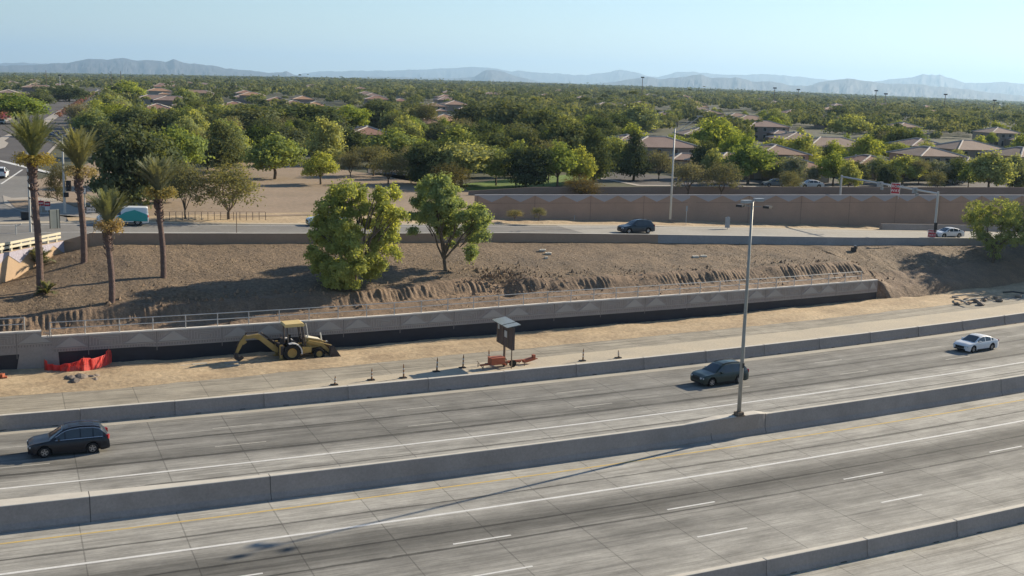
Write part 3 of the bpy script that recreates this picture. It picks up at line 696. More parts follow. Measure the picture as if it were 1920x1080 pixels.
# ------------------------------------------------------------------ poles, signs and signals
M_pole = mat('lamp_pole_steel', (.33, .33, .31), var=.15, scale=1, metal=.35, rough=.5)
M_pole2 = mat('pale_pole', (.52, .52, .50), var=.12, scale=1, metal=.2, rough=.5)
M_dark = mat('dark_metal', (.035, .035, .038), var=.2, scale=3, rough=.6)
M_rust = mat('weathered_steel', (.20, .15, .11), var=.3, scale=2, rough=.8)
M_lens = mat('lamp_glass', (.55, .55, .52), var=.05, scale=1, rough=.3)
M_red = mat('sign_red', (.42, .035, .05), var=.12, scale=2, rough=.5)
M_sgw = mat('sign_white', (.72, .70, .68), var=.1, scale=2, rough=.5)
M_sback = mat('sign_back', (.33, .35, .37), var=.15, scale=2, metal=.3, rough=.5)
def text(name, s, size, mt, parent, loc, rot, ex=.004):
    c = D.curves.new(name, 'FONT'); c.body = s; c.size = size; c.extrude = ex; c.align_x = 'CENTER'; c.align_y = 'CENTER'; c.materials.append(mt); c.space_character = 1.05; c.offset = size*.012
    q = D.objects.new(name, c); COL.objects.link(q); bpy.context.view_layer.update(); me = D.meshes.new_from_object(q.evaluated_get(bpy.context.evaluated_depsgraph_get())); D.objects.remove(q); D.curves.remove(c)
    if not me.materials: me.materials.append(mt)
    o = D.objects.new(name, me); COL.objects.link(o); o.parent = parent; o.location = loc; o.rotation_euler = rot; return o
def aim(loc): return math.atan2(-loc[0], loc[1])   # rotation that turns a -y face to the camera side
# median mast
b = np.array(W(42.05, 57.38, 1.36)); 
mp = thing('median_light_pole', 'tall steel light pole with paired lamps standing on the median wall', 'street lamp', tuple(b), heading(42))
m = MB(); m.tube([(0, 0, 0), (0, 0, 4.5), (0, 0, 9), (0, 0, 13.6)], [.135, .115, .095, .07], 12); m.build('pole', M_pole, mp, smooth=True)
m = MB(); m.box((0, 0, .03), (.62, .55, .06)); m.box((0, 0, .16), (.46, .42, .2)); 
for x in (-.22, .22):
    for y in (-.2, .2): m.tube([(x, y, .06), (x, y, .2)], .035, 6)
m.build('base_plate', M_rust, mp)
m = MB(); m.box((0, -.15, 3.3), (.12, .05, .3)); m.build('cover_plate', M_dark, mp)
for sgn, dz in ((-1, .0), (1, .0)):
    m = MB(); m.tube([(0, 0, 13.45), (sgn*.25, sgn*.15, 13.62), (sgn*.75, sgn*.35, 13.68)], .035, 6); m.build('arm', M_pole, mp)
    m = MB(); pts = [(-.12, -.17), (.5, -.2), (.62, 0), (.5, .2), (-.12, .17)]
    h = MB(); h.prism([(sgn*(.55+x), sgn*.35+y) for x, y in pts], 13.60, 13.76, axis='z'); hd = h.build('lamp_head', M_sback, mp)
    h = MB(); h.box((sgn*.85, sgn*.35, 13.585), (.4, .26, .03)); h.build('lens', M_lens, hd)
for sx, sy_ in ((-.5, .5), (.7, -.6)):
    m = MB(); m.tube([(0, 0, 13.3), (sx*.6, sy_*.6, 13.35)], .03, 6); h = MB(); h.box((sx, sy_, 13.33), (.55, .4, .14), .5); m.build('arm', M_pole, mp); h.build('lamp_head', M_dark, mp)
# ramp lamp pole
b = gp(1256.5, 411, 5.1); H2 = hgt(1256.5, 411, 1262, 240, 5.1)
lp = thing('ramp_light_pole', 'slim pale light pole before the sound wall with one long arm', 'street lamp', b)
m = MB(); m.tube([(0, 0, 0), (0, 0, H2*.5), (0, 0, H2)], [.15, .12, .08], 10); m.build('pole', M_pole2, lp, smooth=True)
e = np.array(G(1315, 217, 5.1)); 
def at_dist(px, py, ref):  # point on the ray at the same camera depth as ref
    d = ray(px, py); k = ((np.array(ref)-CAM)@CF)/(d@CF); return CAM+d*k
e = at_dist(1312, 218, np.array(b)+np.array([0, 0, H2])) - np.array(b)
m = MB(); m.tube([(0, 0, H2-.7), tuple(e*.5+np.array([0, 0, H2-.7])*.5+np.array([0, 0, -.1])), tuple(e)], [.06, .05, .04], 7); m.tube([(0, 0, H2-.1), tuple(e*.6+np.array([0, 0, H2])*.4)], [.04, .03], 6); m.build('arm', M_pole2, lp)
m = MB(); m.box(tuple(e), (.75, .3, .14), .2); m.build('lamp_head', M_sback, lp)
# wrong way gantry
b = np.array(G(1750, 459, zr(106))); Hn = hgt(1750, 459, 1757, 363, zr(106))
ga = thing('sign_gantry', 'grey single arm gantry over the ramp carrying detector boxes', 'gantry', tuple(b))
d = ray(1578, 331); 
zt_ = b[2]+Hn+.15; k = (zt_-CAMZ)/d[2]; farp = CAM + d*k - b; 
if not (10 < np.linalg.norm(farp[:2]) < 45): farp = farp/np.linalg.norm(farp[:2])*28
L = farp
m = MB(); m.tube([(0, 0, -.3), (0, 0, Hn+.25)], [.17, .13], 10); m.build('post', M_pole2, ga)
m = MB(); m.tube([(L[0], L[1], ZN-b[2]-1.0), (L[0], L[1], L[2]+.2)], [.17, .13], 10); m.build('post', M_pole2, ga)
m = MB(); m.tube([(0, 0, Hn), tuple(L)], [.12, .12], 8); m.build('arm', M_pole2, ga)
for px, w_, h_ in ((1651, .95, 1.1), (1716, .7, 1.2)):
    # along the arm
    u = .5; best = 9e9
    for q in np.linspace(.02, .98, 97):
        v = b+np.array([0, 0, Hn])*(1-q)+L*q-CAM; x = 960+FPX*(v@CR)/(v@CF)
        if abs(x-px) < best: best = abs(x-px); u = q
    p = np.array([0, 0, Hn])*(1-u)+L*u
    m = MB(); m.box((p[0]-.1, p[1]-.15, p[2]-.1), (w_, .25, h_*.6), .5); m.box((p[0]+.2, p[1]-.15, p[2]-.65), (.3, .3, .35), .5); m.build('detector_box', M_sback, ga)
m = MB(); m.box((-.02, -.22, 2.2), (.3, .25, 1.2), .4); m.build('control_box', M_dark, ga)
def wrong_way(px, py, depthref, w_, h_, label, post=None):
    p = at_dist(px, py, depthref); t = thing('wrong_way_sign', label, 'sign', tuple(p), aim(p)-.12)
    m = MB(); m.box((0, .02, 0), (w_, .03, h_)); m.build('panel', M_sgw, t)
    m = MB(); m.box((0, -.006, 0), (w_*.92, .012, h_*.9)); m.build('red_face', M_red, t)
    text('lettering', 'WRONG', h_*.34, M_sgw, t, (0, -.016, h_*.2), (math.pi/2, 0, 0)); text('lettering', 'WAY', h_*.34, M_sgw, t, (0, -.016, -h_*.2), (math.pi/2, 0, 0))
    if post: m = MB(); m.tube([(post[0], .1, post[1]), (post[0], .1, h_/2)], .04, 6); m.build('post', M_pole2, t)
u = .5; best = 9e9
for q in np.linspace(.02, .98, 197):
    v = b+np.array([0, 0, Hn])*(1-q)+L*q-CAM; x = 960+FPX*(v@CR)/(v@CF)
    if abs(x-1679) < best: best = abs(x-1679); u = q
pa = b+np.array([0, 0, Hn])*(1-u)+L*u
wrong_way(1679, 353.5, pa-np.array([0, .35, 0]), 1.15, 1.45, 'red WRONG WAY sign hanging on the gantry arm', (.45, -1.35))
wrong_way(1747.5, 438, b-np.array([0, .4, 0]), .98, .95, 'red WRONG WAY sign low on the gantry post beside the white sedan')
fc = thing('park_fence', 'low dark wire fence along the edge of the dirt lot by the ramp', 'fence')
fp = [np.array(G(x, 413, zr(16)+.1)) for x in range(306, 500, 12)]
for q in fp: m = MB(); m.tube([tuple(q), (q[0], q[1], q[2]+.9)], .035, 5); m.build('post', M_rust, fc)
for h in (.95, .5): m = MB(); m.tube([(q[0], q[1], q[2]+h) for q in fp], .014, 4); m.build('rail', M_rust, fc)
# small sign posts on the verge
def small_post(px, py, py2, z, label, kind):
    b = np.array(G(px, py, z)); h = hgt(px, py, px, py2, z); t = thing('sign_post', label, 'sign post', tuple(b), aim(b))
    m = MB(); m.tube([(0, 0, 0), (0, 0, h)], .035, 6); m.build('post', M_pole2 if kind != 'rail' else M_rust, t)
    if kind == 'marker': m = MB(); m.box((0, -.05, h-.35), (.22, .03, .7)); m.build('panel', M_sback, t)
    if kind == 'box': m = MB(); m.box((0, -.08, h-.25), (.28, .06, .5)); m.box((-.05, -.1, .95), (.62, .3, 1.3)); m.build('panel', M_sback, t); m = MB(); m.box((0, -.13, h-.25), (.12, .02, .34)); m.build('face', M_sgw, t)
    if kind == 'stub': m = MB(); m.box((0, -.05, h-.1), (.1, .04, .3)); m.build('panel', M_sback, t)
    return t
small_post(1286, 422, 386, zr(82)+.1, 'thin sign post with a narrow panel right of the ramp light pole', 'marker')
small_post(1364, 431, 406, zr(88), 'small marker with a grey box at the kerb before the sound wall', 'box')
small_post(1077, 412, 404, zr(66)+.2, 'short white stake in the verge left of the dark ramp SUV', 'stub')
small_post(444, 455, 398, 5.9, 'thin bare post on the bank in front of the parapet', 'rail')
# street furniture at the left
def lamp(px, py, x2, y2, z, label, arm=None, mt=None, r=.11, name='light_pole'):
    b = np.array(G(px, py, z)); h = hgt(px, py, x2, y2, z); t = thing(name, label, 'street lamp', tuple(b))
    m = MB(); m.tube([(0, 0, 0), (0, 0, h)], [r, r*.55], 8); m.build('pole', mt or M_pole2, t)
    if arm:
        e = at_dist(arm[0], arm[1], b+np.array([0, 0, h]))-b; m = MB(); m.tube([(0, 0, h-.25), tuple(e)], [r*.5, r*.35], 6); m.build('arm', mt or M_pole2, t)
        m = MB(); m.box(tuple(e), (.6, .25, .12), .4); m.build('lamp_head', M_sback, t)
    return t, h
lamp(58, 443, 50, 275, ZN, 'pale light pole behind the guard rail left of the tallest palm', r=.13)
t, h = lamp(122, 402, 113, 254, ZN, 'grey signal mast between the two left palms with an arm reaching left', (84, 243), r=.16, name='signal_mast')
for q, dz in enumerate((3.2, 2.2)):
    m = MB(); m.box((.55 if q == 0 else .25, -.1, dz), (.45, .35, 1.15 if q == 0 else .5)); s_ = m.build('signal_head', M_dark, t)
    m = MB()
    for k in range(3 if q == 0 else 1): m.tube([(.55 if q == 0 else .25, -.29, dz+.34-.34*k if q == 0 else dz), (.55 if q == 0 else .25, -.42, dz+.34-.34*k if q == 0 else dz)], .13, 8)
    m.build('visor', M_dark, s_)
m = MB(); m.tube([(0, 0, h*.86), tuple(at_dist(84, 260, G(122, 402, ZN))-G(122, 402, ZN))], .07, 6); m.build('mast_arm', M_pole2, t)
m = MB(); e = at_dist(98, 250, G(122, 402, ZN))-G(122, 402, ZN); m.box(tuple(e), (1.5, .05, .4)); m.build('street_name_sign', mat('sign_blue', (.05, .09, .2), scale=1), t)
b = np.array(G(160, 404, ZN)); t = thing('pedestrian_signal', 'short pole with a pedestrian signal and white sign by the second palm', 'signal', tuple(b), aim(b))
m = MB(); m.tube([(0, 0, 0), (0, 0, 3.1)], .06, 7); m.build('post', M_pole2, t)
m = MB(); m.box((0, -.1, 2.75), (.42, .3, .72)); hh = m.build('signal_head', M_dark, t); m = MB(); m.box((0, -.27, 2.75), (.3, .03, .6)); m.build('face', M_sgw, hh)
b = np.array(G(171, 404, ZN)); t = thing('one_way_sign', 'white sign in a dark frame beside the pedestrian signal', 'sign', tuple(b), aim(b))
m = MB(); m.tube([(0, .05, 0), (0, .05, 1.2)], .04, 6); m.build('post', M_pole2, t); m = MB(); m.box((0, 0, .62), (1.15, .05, .72)); m.build('frame', M_dark, t); m = MB(); m.box((0, -.03, .62), (.98, .03, .56)); m.build('panel', M_sgw, t)
text('lettering', 'ONLY', .34, M_dark, t, (0, -.05, .62), (math.pi/2, 0, 0))
b = np.array(G(83, 401, ZN)); t = thing('do_not_enter_sign', 'cluster of red and white do not enter signs by the tallest palm', 'sign', tuple(b), aim(b))
m = MB(); m.tube([(-.3, .05, 0), (-.3, .05, 1.6)], .04, 6); m.tube([(.35, .05, 0), (.35, .05, 1.4)], .04, 6); m.build('post', M_pole2, t)
m = MB(); m.box((-.3, 0, 1.2), (.62, .03, .55)); m.box((.36, 0, 1.1), (.6, .03, .5)); m.build('red_face', M_red, t)
m = MB(); m.box((.36, 0, .6), (.5, .03, .42)); m.box((-.3, -.02, 1.2), (.42, .02, .1)); m.box((.36, -.02, 1.1), (.4, .02, .1)); m.build('panel', M_sgw, t)
b = np.array(G(102, 436, ZN)); t = thing('delineator_panel', 'pair of tall cream panels standing upright behind the guard rail', 'sign', tuple(b), aim(b)+.3)
hh = hgt(102, 436, 102, 393, ZN)
for x, w_ in ((-.05, .62), (.42, .2)):
    m = MB(); m.box((x, 0, hh/2), (w_, .08, hh)); m.build('panel', M_guard, t)
    m = MB(); m.box((x+w_/2+.03, 0, hh/2-.03), (.05, .1, hh)); m.box((x-w_/2-.03, 0, hh/2-.03), (.05, .1, hh)); m.build('edge', M_dark, t)
b = np.array(G(31, 448, ZN)); t = thing('small_post', 'small pale post with a slanting arm behind the guard rail', 'post', tuple(b)); m = MB(); m.tube([(0, 0, 0), (0, 0, 1.35)], .06, 6); m.tube([(0, 0, 1.2), (.55, 0, 1.45)], .04, 6); m.build('post', M_pole2, t)
for k, (x0, y0, x1, y1) in enumerate(((174, 258, 172, 205), (116, 240, 115, 215), (101, 268, 99, 225), (367, 207, 366, 185), (385, 210, 385, 188), (607, 230, 607, 217), (600, 165, 600, 140), (993, 230, 993, 213), (1586, 275, 1585, 240), (1880, 330, 1893, 240))):
    lamp(x0, y0, x1, y1, ZN, None, None, r=.12)[0].update if False else None
far_poles = [o for o in COL.objects if o.name.startswith('light_pole') and 'label' not in o and o.type == 'EMPTY']
labs = ['slender pale pole rising above the dark trees right of the second palm', 'distant thin pole at the edge of the street on the left', 'distant thin pole in the middle of the left street', 'far pale pole left of the pair near the brown roofs', 'far pale pole right of the pair near the brown roofs', 'thin white pole above the tall bright conical tree', 'thin dark far pole against the mountain haze', 'small pale pole among the dense trees in the centre', 'slender pole among the right hand roofs', 'leaning dark wooden pole at the right edge']
for o, l in zip(sorted(far_poles, key=lambda o: o.name), labs): tag(o, l, 'pole')

# ------------------------------------------------------------------ cars
M_tyre = mat('tyre_rubber', (.02, .02, .021), var=.2, scale=6, rough=.85)
M_rim = mat('alloy_rim', (.40, .40, .41), var=.1, scale=6, metal=.7, rough=.35)
M_trim = mat('black_trim', (.018, .018, .02), var=.2, scale=4, rough=.6)
M_chrome = mat('chrome_trim', (.62, .63, .65), var=.05, scale=4, metal=.9, rough=.2)
M_tail = mat('tail_lamp_red', (.30, .012, .015), var=.1, scale=4, rough=.2)
M_head = mat('head_lamp_glass', (.50, .52, .54), var=.1, scale=4, rough=.15)
M_glass = glassmat('car_glass', (.05, .065, .08))
def paint(name, col, met=.0): return mat(name, col, rough=.35, var=.04, scale=2, metal=met, coat=.3, spec=.35)
CARS = {
 # stations: x fraction -> body top (hood/belt/deck), roof line ; x from the nose (0) to the tail (L)
 'suv': dict(L=4.75, Wd=1.90, wb=(.93, 3.72), wr=.36, gc=.22, belt=1.03, hood=[(0, .62), (.05, .80), (.35, .93), (1.15, 1.04), (1.35, 1.08)],
             roof=[(1.25, 1.07), (1.98, 1.56), (2.35, 1.68), (3.0, 1.74), (3.85, 1.70), (4.22, 1.60), (4.66, 1.08)], deck=[(4.70, 1.0), (4.75, .70)], pil=[2.15, 3.02, 3.78], side=(1.62, 4.35), rail=True),
 'sedan': dict(L=4.63, Wd=1.80, wb=(.92, 3.62), wr=.33, gc=.17, belt=.93, hood=[(0, .50), (.06, .68), (.4, .82), (1.2, .93)],
             roof=[(1.12, .92), (1.95, 1.36), (2.35, 1.435), (2.9, 1.43), (3.45, 1.32), (4.15, 1.03)], deck=[(4.12, 1.03), (4.5, 1.0), (4.60, .9), (4.63, .6)], pil=[2.6, 3.45], side=(1.5, 3.75), rail=False),
 'van': dict(L=5.5, Wd=2.0, wb=(.95, 4.3), wr=.36, gc=.25, belt=1.15, hood=[(0, .7), (.06, .9), (.35, 1.05), (.85, 1.2)],
             roof=[(.75, 1.15), (1.6, 1.85), (1.95, 1.98), (3.5, 2.05), (5.3, 2.0), (5.42, 1.9), (5.47, 1.16)], deck=[(5.46, 1.1), (5.5, .6)], pil=[1.9], side=(1.3, 2.55), rail=False),
}
def section(x, P):
    L, hw = P['L'], P['Wd']/2
    plan = 1 - .20*max(0, 1-x/.55)**2.2 - .11*max(0, 1-(L-x)/.5)**2.2
    arch = 0
    for c in P['wb']:
        d = abs(x-c); r = P['wr']+.07
        if d < r: arch = max(arch, P['wr']+math.sqrt(r*r-d*d)-.0)
    zb = P['gc'] + .08*max(0, 1-x/.4) + .06*max(0, 1-(L-x)/.4)
    zlow = max(zb, arch)
    if x < P['roof'][0][0]: zt = np.interp(x, *zip(*P['hood']))
    elif x > P['roof'][-1][0]: zt = np.interp(x, *zip(*P['deck']))
    else: zt = None
    belt = P['belt'] + .03*(x/L)
    hb = np.interp(x, *zip(*P['hood'])) if x < 1.3 else 9
    db = np.interp(x, *zip(*P['deck'])) if x > P['deck'][0][0] else 9
    belt = min(belt, hb, db)
    rf = np.interp(x, *zip(*P['roof'])) if P['roof'][0][0] <= x <= P['roof'][-1][0] else belt
    rf = max(rf, belt); g = min(1, (rf-belt)/.35); w_ = hw*plan
    lean = .20*(rf-belt)/.6
    cap = .05+.02*g
    zmid = max(zlow+.02, .55); belt = max(belt, zmid+.03)
    zr_ = max(rf-cap*g, belt+.012)
    return [(w_*.80, zb+.02 if zlow == zb else zlow), (w_*.965, zlow), (w_, zmid), (w_*.985, belt-.06), (w_*.94, belt), (w_*(.93-lean), zr_), (w_*(.93-lean)-.14*plan, rf+.01*g+.002), (w_*.35, rf+.03), (0, rf+.035)]
def car(kind, label, cat, px=None, s=None, t=None, z=0.0, body=(.05, .05, .06), group=None, name=None, rot=None, loc=None, paintname='paint', accent=None, chrome=False):
    P = CARS[kind]; L = P['L']
    if loc is None: loc = W(s, t, z); rot = heading(s)
    c = thing(name or kind, label, cat, loc, rot, group)
    bm_ = paint(paintname, body); xs = sorted(set(list(np.arange(0, L, .075)) + [L, .02, .05, L-.02] + [a for a, b in P['roof']] + P['pil'] + list(P['side'])))
    secs = [section(x, P) for x in xs]; n = len(secs[0]); x0 = L/2
    parts = {}
    def addq(nm, q): parts.setdefault(nm, MB()).add(q, [(0, 1, 2, 3)])
    wsx = P['roof'][1][0]; rwx = P['roof'][-2][0] if kind != 'sedan' else P['roof'][-2][0]
    for i in range(len(xs)-1):
        xm = (xs[i]+xs[i+1])/2
        for j in range(n-1):
            a, b_, c_2, d_ = secs[i][j], secs[i+1][j], secs[i+1][j+1], secs[i][j+1]
            nm = 'body'
            if j == 4 and P['side'][0] < xm < P['side'][1] and all(abs(xm-p) > .045 for p in P['pil']) and (c_2[1]-b_[1]) > .08: nm = 'side_window%d' % (sum(xm > p for p in P['pil']))
            if j in (6, 7) or (j == 5 and False):
                if P['roof'][0][0]+.03 < xm < wsx+.04: nm = 'windshield'
                if rwx < xm < P['roof'][-1][0]-.04 and kind != 'van': nm = 'rear_window'
            if j == 0: nm = 'underbody'
            for sg in (1, -1):
                q = [(xs[i]-x0, sg*a[0], a[1]), (xs[i+1]-x0, sg*b_[0], b_[1]), (xs[i+1]-x0, sg*c_2[0], c_2[1]), (xs[i]-x0, sg*d_[0], d_[1])]
                if sg < 0: q = q[::-1]
                addq(nm+('L' if sg > 0 else 'R') if nm.startswith('side') else nm, q)
    for e in (0, -1):
        sc = secs[e]; m = parts['body']
        m.add([((xs[e])-x0, y, z_) for y, z_ in sc] + [((xs[e])-x0, -y, z_) for y, z_ in sc[::-1]], [tuple(range(2*n))])
    # bottom pan and wheel wells
    u = parts['underbody']; u.box((0, 0, .42), (L*.93, P['Wd']*.74, .42))
    mt = dict(body=bm_, side_window=M_glass, windshield=M_glass, rear_window=M_glass, underbody=M_trim)
    objs = {}
    for nm, m in parts.items():
        o = m.build('side_window' if nm.startswith('side') else nm, M_glass if nm.startswith('side') else mt[nm], c)
        if nm == 'body':
            me = o.data; me.polygons.foreach_set('use_smooth', [True]*len(me.polygons))
            import bmesh as bmh
            q = bmh.new(); q.from_mesh(me); bmh.ops.remove_doubles(q, verts=q.verts, dist=.0005); bmh.ops.recalc_face_normals(q, faces=q.faces)
            for e_ in q.edges: e_.smooth = (len(e_.link_faces) == 2 and e_.calc_face_angle(0) < .6)
            q.to_mesh(me); q.free()
        objs[nm] = o
    hw = P['Wd']/2
    # wheels
    for cx in P['wb']:
        for sg in (-1, 1):
            y = sg*(hw-.02); R0 = P['wr']
            m = MB(); prof = [(R0*.60, 0), (R0*.93, -.01), (R0, -.05), (R0, -.19), (R0*.93, -.22)]; vs = []; K = 22
            for r_, dy in prof:
                vs += [(cx-x0+r_*math.cos(2*math.pi*k/K), y+sg*dy, R0+r_*math.sin(2*math.pi*k/K)) for k in range(K)]
            m.add(vs, [(a*K+k, a*K+(k+1) % K, (a+1)*K+(k+1) % K, (a+1)*K+k) for a in range(len(prof)-1) for k in range(K)])
            wh = m.build('wheel', M_tyre, c)
            m = MB(); yy = y-sg*.03
            m.add([(cx-x0+R0*.6*math.cos(2*math.pi*k/K), yy-sg*.05, R0+R0*.6*math.sin(2*math.pi*k/K)) for k in range(K)], [tuple(range(K))], 1)
            for k in range(5):
                a = 2*math.pi*k/5+.3; ca, sa = math.cos(a), math.sin(a); w1, w2 = .05, .035
                m.add([(cx-x0+ca*.03-sa*w1, yy, R0+sa*.03+ca*w1), (cx-x0+ca*R0*.58-sa*w2, yy+sg*.02, R0+sa*R0*.58+ca*w2), (cx-x0+ca*R0*.58+sa*w2, yy+sg*.02, R0+sa*R0*.58-ca*w2), (cx-x0+ca*.03+sa*w1, yy, R0+sa*.03-ca*w1)], [(0, 1, 2, 3)])
            m.add([(cx-x0+r_*math.cos(2*math.pi*k/K), yy+sg*.02, R0+r_*math.sin(2*math.pi*k/K)) for r_ in (R0*.54, R0*.62) for k in range(K)], [(k, (k+1) % K, K+(k+1) % K, K+k) for k in range(K)])
            m.build('rim', [M_rim, M_trim], wh)
    # lamps, grille, mirrors, handles, bumper
    for sg in (-1, 1):
        m = MB(); q = section(.10, P); zz = q[4][1]-.10; m.box((.10-x0, sg*hw*.70, zz), (.16, .36, .13), sg*-.35); m.build('headlight', M_head, c)
        m = MB(); zz = (1.0 if kind != 'sedan' else .88); m.box((L-.10-x0, sg*hw*.80, zz), (.16, .26, .17 if kind == 'sedan' else .26), sg*.35); m.build('tail_light', M_tail, c)
        xm_ = P['side'][0]+.15; m = MB(); m.box((xm_-x0, sg*(hw+.08), P['belt']+.07), (.12, .22, .15)); m.build('mirror', bm_, c)
    m = MB(); m.box((.0-x0, 0, .52 if kind == 'sedan' else .62), (.05, P['Wd']*.52, .22)); m.box((.02-x0, 0, .32), (.05, P['Wd']*.66, .14)); m.build('grille', M_trim, c)
    for sg in (-1, 1): m = MB(); m.box((L*.5-x0, sg*(hw+.002), P['gc']+.06), (P['wb'][1]-P['wb'][0]-.9, .03, .12)); m.build('sill', M_trim, c)
    m = MB(); m.box((L-.0-x0, 0, .38), (.06, P['Wd']*.72, .16)); m.build('bumper', M_trim, c)
    m = MB(); m.box((L-x0-.005, 0, .72 if kind != 'sedan' else .62), (.03, .5, .13)); m.build('number_plate', M_sgw, c)
    if P['rail']:
        for sg in (-1, 1):
            m = MB(); rp = [(x_-x0, sg*(section(x_, P)[6][0]), section(x_, P)[6][1]+.04) for x_ in (2.15, 2.6, 3.2, 3.9, 4.2)]; m.tube(rp, .022, 6); m.build('roof_rail', M_chrome if chrome else M_trim, c)
    if chrome:
        for sg in (-1, 1):
            m = MB(); a0, a1 = P['side']; X = np.linspace(a0-.05, a1+.02, 16)
            m.tube([(x_-x0, sg*(section(x_, P)[4][0]+.006), section(x_, P)[4][1]+.01) for x_ in X] , .026, 5)
            m.tube([(x_-x0, sg*(section(x_, P)[5][0]+.012), section(x_, P)[5][1]) for x_ in X], .024, 5); m.build('window_trim', M_chrome, c)
    if accent:
        m = MB(); xa = [2.2, 3.0, 4.0, 5.0, 5.35]
        for sg in (-1, 1):
            lo = [.45, .5, .5, .45, .45]; hi = [1.0, 1.5, 1.75, 1.35, 1.2]
            m.add([(x_-x0, sg*(hw+.012), l_) for x_, l_ in zip(xa, lo)] + [(x_-x0, sg*(hw*.985+.012-.05*max(0, h_-1.15)), h_) for x_, h_ in zip(xa, hi)], [(i, i+1, i+6, i+5) for i in range(4)])
        m.build('side_graphic', mat('teal_vinyl', accent, rough=.3, var=.05, scale=1), c)
    c.scale = (.92, .92, .92)
    return c
# ------------------------------------------------------------------ traffic
NAVY, GREEN, WHITE_, BLUE = (.008, .010, .017), (.016, .032, .030), (.70, .71, .72), (.02, .032, .045)
car('suv', 'dark blue black SUV with bright window trim, near the left edge of the freeway', 'car', s=2.75, t=68.9, body=NAVY, name='dark_suv', paintname='navy_paint', chrome=True)
car('suv', 'dark green SUV passing behind the median light pole', 'car', s=48.6, t=68.8, body=GREEN, name='green_suv', paintname='green_paint')
car('sedan', 'white sedan on the freeway near the right edge', 'car', s=77.0, t=68.55, body=WHITE_, name='white_sedan', paintname='white_paint_car')
s_, t_ = ST(G(5, 812)); car('suv', 'pale teal car mostly cut off by the left edge of the view', 'car', s=s_-2.45, t=t_+.95, body=(.42, .52, .52), name='pale_suv', paintname='pale_teal_paint')
def ramp_at(x, y, dz=0):
    z = 5.0
    for _ in range(40): s, t = ST(G(x, y, z)); z = zr(s)+dz
    return s, t, z
def ramp_car(kind, x, y, **k):
    s, t, z = ramp_at(x, y); a = math.atan((lerp(RB, s+4)+lerp(RC, s+4)-lerp(RB, s-4)-lerp(RC, s-4))/16)
    return car(kind, s=None, t=None, loc=W(s, t, z+.01), rot=heading(s)+a, **k)
ramp_car('suv', 1192, 436.5, label='dark slate SUV climbing the ramp in front of the sound wall', cat='car', body=BLUE, name='slate_suv', paintname='slate_paint')
ramp_car('sedan', 1777, 445, label='white sedan on the ramp next to the low wrong way sign', cat='car', body=WHITE_, name='ramp_sedan', paintname='white_paint_car')
ramp_car('suv', 612, 423, label='pale blue white car half hidden behind the big willow on the ramp', cat='car', body=(.55, .65, .68), name='pale_car', paintname='ice_paint')
car('van', 'white van with a teal side graphic at the top of the ramp by the palms', 'van', loc=gp(231, 421, 6.25), rot=heading(0)-.1, body=(.70, .72, .72), name='delivery_van', paintname='van_paint', accent=(.03, .30, .30))
def st_car(x, y, kind, body, pn, label, away=True, z=ZN+.07, rot=None):
    a = math.atan2(DS[1], DS[0]) + (math.pi if away else 0)
    return car(kind, label, 'car', loc=gp(x, y, z), rot=rot if rot is not None else a, body=body, name='street_car', paintname=pn)
st_car(3, 333, 'suv', (.72, .72, .72), 'white_paint_car', 'white pickup like car waiting at the junction on the left edge')
st_car(89, 208, 'sedan', (.10, .10, .10), 'charcoal_paint', 'small dark car far up the left street near the median', False)
st_car(4, 232, 'sedan', (.6, .6, .6), 'silver_paint', 'small silver car on the street by the traffic island', False)
st_car(181, 170, 'suv', (.6, .6, .6), 'silver_paint', 'tiny silver car far away where the left street meets the trees')
st_car(1452, 350, 'sedan', (.16, .17, .18), 'grey_paint', 'grey car parked behind the boundary wall under the blossom trees', rot=.2)
st_car(1519, 352, 'sedan', (.45, .45, .46), 'silver_paint', 'white car parked behind the boundary wall left of the tall gantry post', rot=.15)
st_car(1790, 344, 'sedan', (.22, .20, .17), 'beige_paint', 'dull beige car parked on a drive behind the boundary wall at right', rot=.5)
m = MB(); m.box((0, 0, .4), (.9, .6, .8)); m.box((0, 0, .82), (1.0, .7, .06)); m.box((.5, 0, .3), (.3, .5, .6)); tag(m.build('utility_cabinet', M_dark, loc=gp(50, 412, ZN+.09)), 'dark utility cabinet low beside the pale light pole', 'cabinet')

# ------------------------------------------------------------------ backhoe
M_cat = mat('machine_yellow', (.42, .29, .10), var=.25, scale=2, rough=.55)
M_canopy = mat('canopy_yellow', (.66, .50, .22), var=.1, scale=2, rough=.5)
M_bucket = mat('bucket_steel', (.085, .07, .065), var=.4, scale=4, rough=.8)
bs, bt_ = ST(G(548, 679)); 
bh = thing('backhoe_loader', 'yellow backhoe loader with a pale yellow canopy parked against the retaining wall', 'digger', W(bs+.9, bt_+1.05, .05), heading(bs)-.02)
